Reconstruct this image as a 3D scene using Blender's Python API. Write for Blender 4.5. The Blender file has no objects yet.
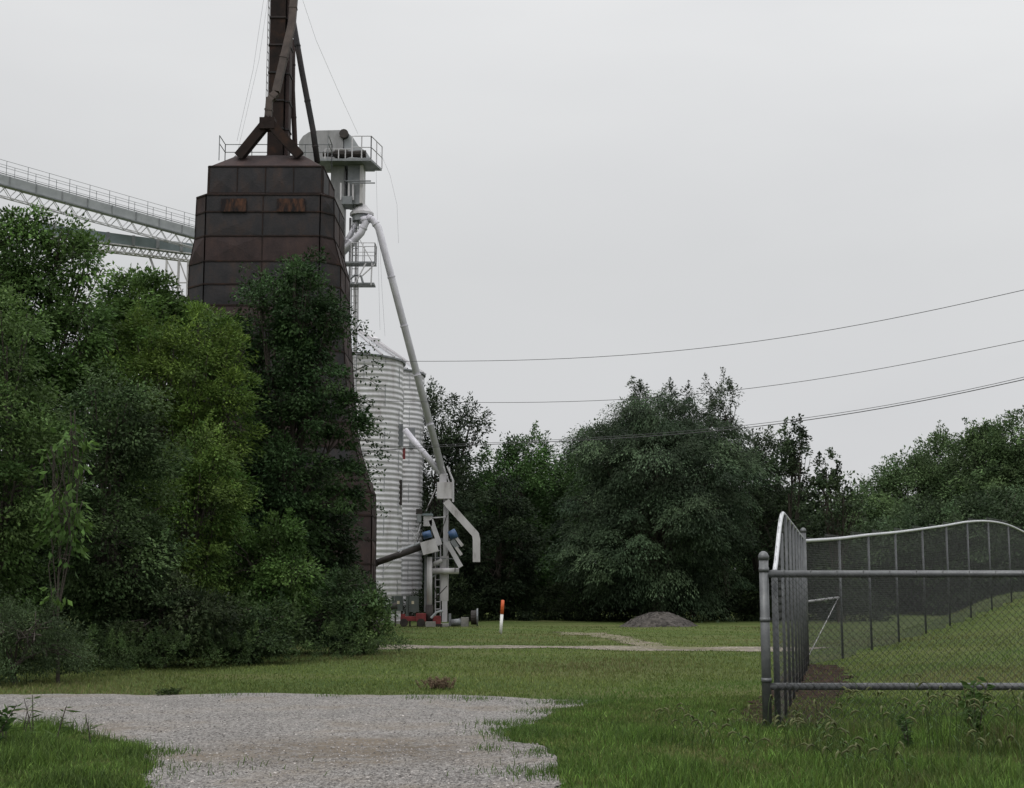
import bpy, math, random
import numpy as np
from mathutils import Vector, Matrix
R = math.radians
S = bpy.context.scene
COL = S.collection
F = 1422.0; PITCH = math.atan(194/1422.0); EYE = 1.6

# ------------------------------------------------------------------ measuring helpers
def zat(py, D):
    return EYE + D*math.tan(PITCH + math.atan((394-py)/F))
def P(px, py, D):
    """world point at depth D (metres in front of the camera) seen at px,py in the survey photo"""
    yv = (394-py)/F
    dy = math.cos(PITCH) - yv*math.sin(PITCH)
    dz = math.sin(PITCH) + yv*math.cos(PITCH)
    k = D/dy
    return Vector(((px-512)/F*k, D, EYE + dz*k))
def ground_D(py):
    return EYE/ -math.tan(PITCH + math.atan((394-py)/F))

def terrain(x, y):
    x = np.asarray(x, float); y = np.asarray(y, float)
    t = np.clip((x-5.5)/13.0, 0, 2.2)
    h = 1.25*np.power(t, 1.7)
    h = np.where(t > 1.0, 1.25 + (t-1.0)*1.0/(1+1.2*(t-1.0)), h)
    fade = np.clip((95-y)/35.0, 0, 1); fade = fade*fade*(3-2*fade)
    beyond = -(x-6.02)*.89+(y-29.5)*.45      # metres past the outfield fence line
    fb = np.clip((beyond-.3)/3.2, 0, 1); fade = fade*(1-fb*fb*(3-2*fb))
    n = 0.03*np.sin(x*0.9+1.3)*np.sin(y*0.55) + 0.02*np.sin(x*2.1+y*1.3)
    return h*fade + n*np.clip((y-4)/10, 0, 1)*0.6
def tz(x, y): return float(terrain(x, y))

# ------------------------------------------------------------------ materials
def newmat(name):
    m = bpy.data.materials.new(name); m.use_nodes = True
    nt = m.node_tree; nt.nodes.clear()
    out = nt.nodes.new('ShaderNodeOutputMaterial')
    return m, nt, out
def nd(nt, t, **kw):
    n = nt.nodes.new(t)
    for k, v in kw.items():
        if k in n.inputs: n.inputs[k].default_value = v
        else: setattr(n, k, v)
    return n
def rgb(c): return (c[0], c[1], c[2], 1)
def ramp(nt, fac, stops):
    r = nt.nodes.new('ShaderNodeValToRGB'); e = r.color_ramp.elements
    while len(e) < len(stops): e.new(0.5)
    for i, (p, c) in enumerate(stops): e[i].position = p; e[i].color = rgb(c)
    nt.links.new(fac, r.inputs[0]); return r.outputs[0]
def mat(name, stops, rough=0.6, metal=0.0, scale=3.0, stretch=(1,1,1), bump=0.0, bscale=40.0, detail=8.0, spec=0.5):
    m, nt, out = newmat(name)
    tc = nd(nt, 'ShaderNodeTexCoord'); mp = nd(nt, 'ShaderNodeMapping'); mp.inputs['Scale'].default_value = stretch
    geo = nd(nt, 'ShaderNodeNewGeometry')
    nt.links.new(geo.outputs['Position'], mp.inputs[0])
    nz = nd(nt, 'ShaderNodeTexNoise', Scale=scale, Detail=detail, Roughness=0.65)
    nt.links.new(mp.outputs[0], nz.inputs['Vector'])
    col = ramp(nt, nz.outputs['Fac'], stops)
    b = nd(nt, 'ShaderNodeBsdfPrincipled', Roughness=rough, Metallic=metal)
    b.inputs['Specular IOR Level'].default_value = spec
    nt.links.new(col, b.inputs['Base Color'])
    if bump:
        n2 = nd(nt, 'ShaderNodeTexNoise', Scale=bscale, Detail=5.0)
        nt.links.new(geo.outputs['Position'], n2.inputs['Vector'])
        bp = nd(nt, 'ShaderNodeBump', Strength=bump, Distance=0.03)
        nt.links.new(n2.outputs['Fac'], bp.inputs['Height']); nt.links.new(bp.outputs[0], b.inputs['Normal'])
    nt.links.new(b.outputs[0], out.inputs[0])
    return m
def leafmat(name, trans=0.3, rough=0.6, spec=0.12):
    m, nt, out = newmat(name)
    at = nd(nt, 'ShaderNodeAttribute', attribute_name='tint')
    b = nd(nt, 'ShaderNodeBsdfPrincipled', Roughness=rough); b.inputs['Specular IOR Level'].default_value = spec
    tr = nd(nt, 'ShaderNodeBsdfTranslucent'); mx = nd(nt, 'ShaderNodeMixShader'); mx.inputs[0].default_value = trans
    nt.links.new(at.outputs['Color'], b.inputs['Base Color']); nt.links.new(at.outputs['Color'], tr.inputs['Color'])
    nt.links.new(b.outputs[0], mx.inputs[1]); nt.links.new(tr.outputs[0], mx.inputs[2]); nt.links.new(mx.outputs[0], out.inputs[0])
    return m

M = {}
M['leaf'] = leafmat('leaf'); M['blade'] = leafmat('grass_blade', 0.3, 0.6, 0.2)
M['bark'] = mat('bark', [(0.3,(.022,.017,.013)),(0.7,(.06,.05,.04))], 0.9, scale=6, stretch=(3,3,.6), bump=.5)
M['rust_dark'] = mat('dark_weathered_steel', [(0.3,(.013,.0135,.0165)),(0.5,(.023,.021,.0235)),(0.62,(.033,.0245,.0235)),(0.8,(.062,.036,.028))], 0.75, 0.0, scale=1.1, stretch=(1.6,1.6,.8), bump=.35, bscale=14, spec=.3)
M['rust_brown'] = mat('maroon_rusted_steel', [(0.3,(.024,.0175,.0185)),(0.5,(.038,.0255,.0255)),(0.75,(.058,.036,.032))], 0.8, 0.0, scale=1.3, stretch=(1.6,1.6,.7), bump=.35, bscale=14, spec=.25)
M['rust_edge'] = mat('rusty_flange', [(0.3,(.011,.009,.009)),(0.55,(.024,.0155,.0135)),(0.8,(.055,.028,.018))], 0.85, scale=2.3, spec=.2)
M['rust_orange'] = mat('orange_rust', [(0.42,(.019,.0165,.018)),(0.52,(.048,.029,.023)),(0.72,(.10,.05,.033))], 0.9, scale=3.2, stretch=(2.2,1,.7), spec=.1)
M['galv'] = mat('galvanised_steel', [(0.3,(.38,.37,.385)),(0.6,(.52,.51,.53)),(0.8,(.62,.61,.63))], 0.5, 0.2, scale=2.0, stretch=(1,1,.3), bump=.1)
M['galv_dark'] = mat('dull_galvanised_steel', [(0.3,(.13,.14,.15)),(0.7,(.26,.27,.28))], 0.55, 0.4, scale=2.0, bump=.1)
M['white_paint'] = mat('weathered_white_paint', [(0.3,(.24,.22,.215)),(0.44,(.42,.405,.41)),(0.7,(.57,.555,.57))], 0.55, 0.0, scale=2.2, stretch=(1,1,.35), bump=.08)
M['grey_panel'] = mat('grey_panel', [(0.3,(.27,.285,.30)),(0.7,(.38,.395,.41))], 0.6, 0.1, scale=1.5)
M['conv_blue'] = mat('blue_grey_panel', [(0.3,(.15,.185,.20)),(0.7,(.21,.25,.265))], 0.6, 0.1, scale=1.5)
M['iron'] = mat('dark_iron', [(0.3,(.015,.014,.014)),(0.7,(.05,.04,.035))], 0.7, 0.2, scale=5)
M['blue'] = mat('blue_motor_paint', [(0.3,(.025,.06,.15)),(0.7,(.06,.12,.24))], 0.45, scale=6)
M['red'] = mat('faded_red_paint', [(0.3,(.10,.015,.018)),(0.7,(.28,.04,.04))], 0.6, scale=5)
M['cabinet'] = mat('grey_green_cabinet', [(0.3,(.07,.085,.08)),(0.7,(.12,.14,.13))], 0.5, 0.2, scale=3)
M['orange'] = mat('orange_marker_paint', [(0.3,(.50,.09,.03)),(0.7,(.68,.14,.045))], 0.5, scale=8)
M['white'] = mat('white_marker_paint', [(0.3,(.55,.55,.54)),(0.7,(.75,.75,.74))], 0.5, scale=8)
M['concrete'] = mat('concrete', [(0.3,(.16,.155,.145)),(0.7,(.30,.29,.27))], 0.9, scale=4, bump=.3)
M['dirt'] = mat('bare_dirt', [(0.3,(.010,.007,.005)),(0.5,(.027,.018,.013)),(0.75,(.075,.048,.034))], 0.95, scale=6, bump=.8, bscale=25, spec=.04)
M['wire'] = mat('dark_cable', [(0.3,(.045,.045,.048)),(0.7,(.065,.065,.07))], 0.7, scale=2)
M['guy'] = mat('grey_guy_cable', [(0.3,(.30,.31,.33)),(0.7,(.40,.41,.43))], 0.6, scale=2)
M['label'] = mat('label_sticker', [(0.3,(.5,.45,.3)),(0.7,(.65,.6,.45))], 0.6, scale=9)
M['fence_pipe'] = mat('fence_pipe_galvanised', [(0.3,(.075,.078,.082)),(0.55,(.115,.12,.125)),(0.8,(.18,.183,.188))], 0.4, 0.35, scale=7, bump=.15, bscale=60)
M['fence_wire'] = mat('fence_wire_galvanised', [(0.3,(.055,.058,.058)),(0.7,(.095,.10,.10))], 0.6, 0.1, scale=5)

M['fence_wire_dark'] = mat('tarnished_fence_wire', [(0.3,(.022,.023,.024)),(0.7,(.05,.052,.053))], 0.6, 0.1, scale=5)
M['fence_post'] = mat('tarnished_fence_post', [(0.3,(.06,.065,.07)),(0.55,(.09,.095,.10)),(0.8,(.13,.135,.14))], 0.55, 0.2, scale=7)
M['rail_bright'] = mat('bright_galvanised_rail', [(0.3,(.40,.41,.43)),(0.7,(.56,.57,.59))], 0.35, 0.3, scale=7)
def ground_mat():
    m, nt, out = newmat('mown_grass_ground')
    geo = nd(nt, 'ShaderNodeNewGeometry')
    mp = nd(nt, 'ShaderNodeMapping'); mp.inputs['Scale'].default_value = (.35, 1.0, 1)
    nt.links.new(geo.outputs['Position'], mp.inputs[0])
    big = nd(nt, 'ShaderNodeTexNoise', Scale=.35, Detail=6.0, Roughness=.6); nt.links.new(mp.outputs[0], big.inputs['Vector'])
    fine = nd(nt, 'ShaderNodeTexNoise', Scale=9.0, Detail=9.0, Roughness=.75); nt.links.new(geo.outputs['Position'], fine.inputs['Vector'])
    c1 = ramp(nt, big.outputs['Fac'], [(0.3,(.062,.098,.028)),(0.48,(.090,.124,.038)),(0.6,(.116,.136,.052)),(0.75,(.15,.14,.07))])
    c2 = ramp(nt, fine.outputs['Fac'], [(0.25,(.35,.35,.35)),(0.5,(.85,.85,.8)),(0.75,(1.5,1.45,1.3))])
    mx = nd(nt, 'ShaderNodeMix', data_type='RGBA', blend_type='MULTIPLY'); mx.inputs[0].default_value = 1
    nt.links.new(c1, mx.inputs[6]); nt.links.new(c2, mx.inputs[7])
    b = nd(nt, 'ShaderNodeBsdfPrincipled', Roughness=.95); b.inputs['Specular IOR Level'].default_value = .1
    nt.links.new(mx.outputs[2], b.inputs['Base Color'])
    bp = nd(nt, 'ShaderNodeBump', Strength=1.0, Distance=.08); nt.links.new(fine.outputs['Fac'], bp.inputs['Height'])
    nt.links.new(bp.outputs[0], b.inputs['Normal']); nt.links.new(b.outputs[0], out.inputs[0]); return m
M['ground'] = ground_mat()
def gravel_mat(name, base, vs=28.0, dirt=(.17,.13,.10), dirt_at=.60, worn=None):
    m, nt, out = newmat(name)
    geo = nd(nt, 'ShaderNodeNewGeometry')
    vo = nd(nt, 'ShaderNodeTexVoronoi', Scale=vs); nt.links.new(geo.outputs['Position'], vo.inputs['Vector'])
    hs = nd(nt, 'ShaderNodeRGBToBW'); nt.links.new(vo.outputs['Color'], hs.inputs[0])
    c1 = ramp(nt, hs.outputs[0], [(0.15,tuple(b*.45 for b in base)),(0.45,base),(0.85,tuple(b*1.65 for b in base))])
    big = nd(nt, 'ShaderNodeTexNoise', Scale=.8, Detail=7.0, Roughness=.65); nt.links.new(geo.outputs['Position'], big.inputs['Vector'])
    f = ramp(nt, big.outputs['Fac'], [(dirt_at-.08,(0,0,0)),(dirt_at+.1,(.75,.75,.75))])
    if worn:
        m3 = nd(nt, 'ShaderNodeMapping'); m3.inputs['Location'].default_value = (-worn[0]*worn[2], -worn[1]*worn[3], 0); m3.inputs['Scale'].default_value = (worn[2], worn[3], 0)
        nt.links.new(geo.outputs['Position'], m3.inputs[0]); gr = nd(nt, 'ShaderNodeTexGradient', gradient_type='SPHERICAL'); nt.links.new(m3.outputs[0], gr.inputs[0])
        n4 = nd(nt, 'ShaderNodeTexNoise', Scale=3.5, Detail=8.0, Roughness=.75); nt.links.new(geo.outputs['Position'], n4.inputs['Vector'])
        r4 = ramp(nt, n4.outputs['Fac'], [(.35,(0,0,0)),(.62,(1,1,1))]); mu = nd(nt, 'ShaderNodeMath', operation='MULTIPLY'); nt.links.new(gr.outputs['Fac'], mu.inputs[0]); nt.links.new(r4, mu.inputs[1])
        ad = nd(nt, 'ShaderNodeMath', operation='MULTIPLY_ADD', use_clamp=True); ad.inputs[1].default_value = 1.9; nt.links.new(mu.outputs[0], ad.inputs[0]); nt.links.new(f, ad.inputs[2]); f = ad.outputs[0]
    mx = nd(nt, 'ShaderNodeMix', data_type='RGBA'); nt.links.new(f, mx.inputs[0]); nt.links.new(c1, mx.inputs[6]); mx.inputs[7].default_value = rgb(dirt)
    v2 = ramp(nt, big.outputs['Fac'], [(0.3,(.75,.75,.76)),(0.6,(1.1,1.1,1.1))])
    m2 = nd(nt, 'ShaderNodeMix', data_type='RGBA', blend_type='MULTIPLY'); m2.inputs[0].default_value = 1
    nt.links.new(mx.outputs[2], m2.inputs[6]); nt.links.new(v2, m2.inputs[7])
    b = nd(nt, 'ShaderNodeBsdfPrincipled', Roughness=.95); b.inputs['Specular IOR Level'].default_value = .15
    nt.links.new(m2.outputs[2], b.inputs['Base Color'])
    bp = nd(nt, 'ShaderNodeBump', Strength=.9, Distance=.03, invert=True); nt.links.new(vo.outputs['Distance'], bp.inputs['Height'])
    nt.links.new(bp.outputs[0], b.inputs['Normal']); nt.links.new(b.outputs[0], out.inputs[0]); return m
M['gravel'] = gravel_mat('crushed_gravel', (.22,.21,.20), 46.0, dirt=(.16,.135,.108), dirt_at=.58, worn=(-1.6, 14.4, .45, .55))
M['road'] = gravel_mat('pale_gravel_road', (.19,.168,.14), 14, dirt=(.10,.10,.055), dirt_at=.56)
M['track'] = gravel_mat('worn_dirt_track', (.17,.148,.11), 14, dirt=(.09,.10,.045), dirt_at=.5)
M['pile'] = gravel_mat('dark_gravel_pile', (.055,.050,.046), 9, dirt=(.062,.055,.046))
M['pebble'] = leafmat('pebble', 0.0, .9, .15)

# ------------------------------------------------------------------ object helpers
def tag(o, label=None, cat=None, group=None, kind=None):
    if label: o['label'] = label
    if cat: o['category'] = cat
    if group: o['group'] = group
    if kind: o['kind'] = kind
    return o
def thing(name, label, cat, loc=(0,0,0), group=None):
    o = bpy.data.objects.new(name, None); COL.objects.link(o); o.location = loc
    return tag(o, label, cat, group)
def link(name, me, parent=None):
    o = bpy.data.objects.new(name, me); COL.objects.link(o)
    if parent: o.parent = parent; o.matrix_parent_inverse = Matrix.Translation(-Vector(parent.location))
    return o
class MB:
    def __init__(s): s.v = []; s.f = []; s.m = []
    def add(s, vs, fs, mi=0):
        n = len(s.v); s.v += [tuple(v) for v in vs]
        for f in fs: s.f.append([i+n for i in f]); s.m.append(mi)
        return s
    def box(s, a, b, mi=0):
        x0,y0,z0 = a; x1,y1,z1 = b
        return s.add([(x0,y0,z0),(x1,y0,z0),(x1,y1,z0),(x0,y1,z0),(x0,y0,z1),(x1,y0,z1),(x1,y1,z1),(x0,y1,z1)],
                     [(0,3,2,1),(4,5,6,7),(0,1,5,4),(1,2,6,5),(2,3,7,6),(3,0,4,7)], mi)
    def tube(s, pts, r, n=8, cap=True, mi=0, radii=None, sq=None):
        pts = [Vector(p) for p in pts]; rings = []; prev = None
        for i, p in enumerate(pts):
            if i == 0: t = pts[1]-pts[0]
            elif i == len(pts)-1: t = pts[-1]-pts[-2]
            else: t = (pts[i+1]-p).normalized() + (p-pts[i-1]).normalized()
            t.normalize()
            up = Vector((0,1,0)) if abs(t.y) < .9 else Vector((0,0,1))
            if prev is None: a = t.cross(up).normalized()
            else: a = (prev - t*prev.dot(t)).normalized()
            prev = a; b = t.cross(a)
            rr = radii[i] if radii else r
            off = math.pi/4 if n == 4 else 0
            k = math.sqrt(2) if n == 4 else 1
            ra, rb = (sq if sq else (rr, rr))
            rings.append([p + a*math.cos(off+2*math.pi*j/n)*ra*k + b*math.sin(off+2*math.pi*j/n)*rb*k for j in range(n)])
        vs = [v for r_ in rings for v in r_]; fs = []
        for i in range(len(pts)-1):
            for j in range(n):
                fs.append((i*n+j, i*n+(j+1)%n, (i+1)*n+(j+1)%n, (i+1)*n+j))
        if cap: fs.append(tuple(range(n))[::-1]); fs.append(tuple((len(pts)-1)*n+j for j in range(n)))
        return s.add(vs, fs, mi)
    def bar(s, a, b, r, mi=0): return s.tube([a, b], r, 4, True, mi)
    def rod(s, a, b, r, n=8, mi=0): return s.tube([a, b], r, n, True, mi)
    def build(s, name, mats, parent=None, smooth=False):
        me = bpy.data.meshes.new(name); me.from_pydata(s.v, [], s.f)
        for m in (mats if isinstance(mats, (list, tuple)) else [mats]): me.materials.append(m)
        me.polygons.foreach_set('material_index', s.m)
        if smooth: me.polygons.foreach_set('use_smooth', [True]*len(s.f))
        me.update(); return link(name, me, parent)
def npmesh(name, verts, tris, material, tint=None, parent=None, link_=True):
    me = bpy.data.meshes.new(name)
    nv, nf = len(verts), len(tris); k = tris.shape[1]
    me.vertices.add(nv); me.vertices.foreach_set('co', verts.astype(np.float32).ravel())
    me.loops.add(nf*k); me.loops.foreach_set('vertex_index', tris.astype(np.int32).ravel())
    me.polygons.add(nf); me.polygons.foreach_set('loop_start', np.arange(0, nf*k, k, dtype=np.int32))
    me.polygons.foreach_set('loop_total', np.full(nf, k, dtype=np.int32))
    me.materials.append(material); me.update(calc_edges=True)
    if tint is not None:
        a = me.attributes.new('tint', 'FLOAT_COLOR', 'POINT')
        c = np.ones((nv, 4), np.float32); c[:, :3] = tint; a.data.foreach_set('color', c.ravel())
    return link(name, me, parent) if link_ else me

# ------------------------------------------------------------------ world, sun, camera
w = bpy.data.worlds.new('World'); S.world = w; w.use_nodes = True
nt = w.node_tree; nt.nodes.clear()
SUN_EL, SUN_AZ = 52, -150      # azimuth from +Y, clockwise negative = left, behind the camera
sky = nt.nodes.new('ShaderNodeTexSky'); sky.sky_type = 'NISHITA'; sky.sun_disc = False
sky.sun_elevation = R(SUN_EL); sky.sun_rotation = R(SUN_AZ); sky.air_density = 1.5; sky.dust_density = 3
bg = nt.nodes.new('ShaderNodeBackground'); wo = nt.nodes.new('ShaderNodeOutputWorld')
tc = nt.nodes.new('ShaderNodeTexCoord')
mp = nt.nodes.new('ShaderNodeMapping'); mp.inputs['Scale'].default_value = (1, 1, 3.0)
nt.links.new(tc.outputs['Generated'], mp.inputs[0])
nz = nd(nt, 'ShaderNodeTexNoise', Scale=1.6, Detail=5.0, Roughness=.5, Distortion=.2); nt.links.new(mp.outputs[0], nz.inputs['Vector'])
cloud = ramp(nt, nz.outputs['Fac'], [(0.32,(.915,.92,.935)),(0.50,(1.0,1.0,1.0)),(0.66,(1.05,1.05,1.045))])
sep = nt.nodes.new('ShaderNodeSeparateXYZ'); nt.links.new(tc.outputs['Generated'], sep.inputs[0])
# overcast dome: dull band above the horizon, brightening to the zenith
grad = ramp(nt, sep.outputs['Z'], [(0.0,(.292,.295,.302)),(0.12,(.292,.295,.303)),(0.22,(.298,.301,.306)),(0.39,(.366,.369,.373)),(0.62,(.66,.66,.66)),(1.0,(1,1,1))])
lx_ = nd(nt, 'ShaderNodeMapRange'); lx_.inputs['From Min'].default_value = -.35; lx_.inputs['From Max'].default_value = .35; lx_.inputs['To Min'].default_value = 20.7; lx_.inputs['To Max'].default_value = 22.2
nt.links.new(sep.outputs['X'], lx_.inputs[0])
mg = nd(nt, 'ShaderNodeMix', data_type='RGBA', blend_type='MULTIPLY'); mg.inputs[0].default_value = 1
nt.links.new(grad, mg.inputs[6]); nt.links.new(cloud, mg.inputs[7])
vm = nd(nt, 'ShaderNodeVectorMath', operation='SCALE'); nt.links.new(mg.outputs[2], vm.inputs[0]); nt.links.new(lx_.outputs[0], vm.inputs['Scale'])
mxs = nd(nt, 'ShaderNodeMix', data_type='RGBA'); mxs.inputs[0].default_value = .97
nt.links.new(sky.outputs[0], mxs.inputs[6]); nt.links.new(vm.outputs[0], mxs.inputs[7])
nt.links.new(mxs.outputs[2], bg.inputs[0]); bg.inputs[1].default_value = .1
nt.links.new(bg.outputs[0], wo.inputs[0])
sl = bpy.data.lights.new('sun', 'SUN'); sl.energy = .9; sl.angle = R(25); sl.color = (1, .97, .92)
so = bpy.data.objects.new('sun', sl); COL.objects.link(so)
d = Vector((math.sin(R(SUN_AZ))*math.cos(R(SUN_EL)), math.cos(R(SUN_AZ))*math.cos(R(SUN_EL)), math.sin(R(SUN_EL))))
so.rotation_euler = d.to_track_quat('Z', 'Y').to_euler(); so.location = (0, 0, 40)
cam = bpy.data.cameras.new('camera'); co = bpy.data.objects.new('camera', cam); COL.objects.link(co)
co.location = (0, 0, EYE); co.rotation_euler = (math.pi/2 + PITCH, 0, 0)
cam.sensor_width = 36; cam.lens = F/1024*36; cam.clip_end = 3000; S.camera = co
S.view_settings.view_transform = 'Standard'; S.view_settings.look = 'None'; S.view_settings.exposure = 0

# ------------------------------------------------------------------ ground
xs = np.unique(np.concatenate([np.linspace(-900,-60,15), np.linspace(-60,60,161), np.linspace(60,900,15)]))
ys = np.unique(np.concatenate([np.linspace(-200,0,6), np.linspace(0,110,150), np.linspace(110,1500,18)]))
X, Y = np.meshgrid(xs, ys); V = np.stack([X.ravel(), Y.ravel(), terrain(X, Y).ravel()], 1)
nx = len(xs); i, j = np.meshgrid(np.arange(nx-1), np.arange(len(ys)-1)); b = (j*nx+i).ravel()
g = npmesh('ground', V, np.stack([b, b+1, b+nx+1, b+nx], 1), M['ground']); tag(g, kind='structure')
g.data.polygons.foreach_set('use_smooth', [True]*len(g.data.polygons))

def sheet(name, outline, material, dz=.006, step=.35, jitter=.12, seed=1):
    """irregular sheet laid on the terrain: outline given as list of (x,y); filled as a clipped grid"""
    rnd = random.Random(seed)
    pts = []
    n = len(outline)
    for a in range(n):
        p, q = Vector(outline[a]), Vector(outline[(a+1) % n]); L = (q-p).length; k = max(1, int(L/.3))
        for t in range(k):
            c = p.lerp(q, t/k); pts.append((c.x + rnd.uniform(-1,1)*jitter, c.y + rnd.uniform(-1,1)*jitter))
    import bmesh
    bm = bmesh.new(); vs = [bm.verts.new((x, y, 0)) for x, y in pts]
    es = [bm.edges.new((vs[a], vs[(a+1) % len(vs)])) for a in range(len(vs))]
    bmesh.ops.triangle_fill(bm, use_beauty=True, edges=es)
    x0, x1 = min(p[0] for p in pts), max(p[0] for p in pts); y0, y1 = min(p[1] for p in pts), max(p[1] for p in pts)
    for (a, bb, nrm) in ((x0, x1, (1,0,0)), (y0, y1, (0,1,0))):
        c = a + .5
        while c < bb:
            co_ = (c,0,0) if nrm[0] else (0,c,0)
            bmesh.ops.bisect_plane(bm, geom=bm.verts[:]+bm.edges[:]+bm.faces[:], plane_co=co_, plane_no=nrm); c += .7
    for v in bm.verts: v.co.z = tz(v.co.x, v.co.y) + dz
    for f in bm.faces:
        if f.normal.z < 0: f.normal_flip()
    me = bpy.data.meshes.new(name); bm.to_mesh(me); bm.free(); me.materials.append(material)
    o = link(name, me); tag(o, kind='structure'); return o
def G(px, py):   # survey photo pixel -> flat ground point
    D = ground_D(py); p = P(px, py, D); return (p.x, p.y)
gravel_out = [G(-60,695), G(120,694.5), G(300,695), G(450,696), G(560,699), G(605,699.5), G(588,705), G(562,709), G(548,716), G(534,725), G(514,733), G(502,739), G(516,745), G(542,749), G(557,757), G(560,790), (0.7,9), (-3.0,9), G(150,800), G(140,775), G(156,763), G(134,757), G(152,750), G(118,741), G(80,734), G(30,727), G(-60,722)]
sheet('gravel_drive', gravel_out, M['gravel'], .012, jitter=.1)
ROAD = [G(330,645.5), G(560,646), G(800,648), G(845,650.5), G(800,652.5), G(560,649), G(330,648.5)]
sheet('dirt_road', ROAD, M['road'], .010, jitter=.12, seed=2)
TRACK = [G(556,632.3), G(600,632.8), G(626,636.5), G(642,641.5), G(668,646), G(745,649.3), G(735,650.5), G(655,649), G(622,643.5), G(604,638), G(585,635.4), G(556,634.4)]
sheet('worn_track', TRACK, M['track'], .012, jitter=.25, seed=3)
# bare dirt along the side fence
FA = Vector((2.90, 16.25)); FB = Vector((6.02, 29.5))
dirt_pts = [(2.55,16.9),(3.15,19.5),(4.4,24.5),(5.7,29.0),(6.3,30.3),(6.7,29.6),(6.1,26),(5.0,22.0),(4.2,19),(3.7,17.2),(3.1,16.3)]
sheet('dirt_strip', dirt_pts, M['dirt'], .014, jitter=.16, seed=4)

# ------------------------------------------------------------------ foliage generators
def leaf_quads(pos, dirs, size, width, rng, fold=.25, face=None):
    """folded rhombus leaves: returns verts (n*4,3), tris"""
    n = len(pos)
    dirs = dirs/ (np.linalg.norm(dirs, axis=1, keepdims=True)+1e-9)
    r = rng.normal(size=(n,3)) if face is None else face + rng.normal(size=(n,3))*.45
    side = np.cross(dirs, r); side /= (np.linalg.norm(side, axis=1, keepdims=True)+1e-9)
    nrm = np.cross(dirs, side)
    L = size[:,None]; W = width[:,None]
    a = pos; c = pos + dirs*L
    mid = pos + dirs*L*.45
    l = mid + side*W*.5 + nrm*W*fold; rr = mid - side*W*.5 + nrm*W*fold
    v = np.stack([a, l, c, rr], 1).reshape(-1,3)
    k = np.arange(n)[:,None]*4
    t = np.concatenate([k+np.array([[0,1,2]]), k+np.array([[0,2,3]])], 0)
    return v, t
def unit(rng, n):
    v = rng.normal(size=(n,3)); return v/np.linalg.norm(v, axis=1, keepdims=True)

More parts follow.
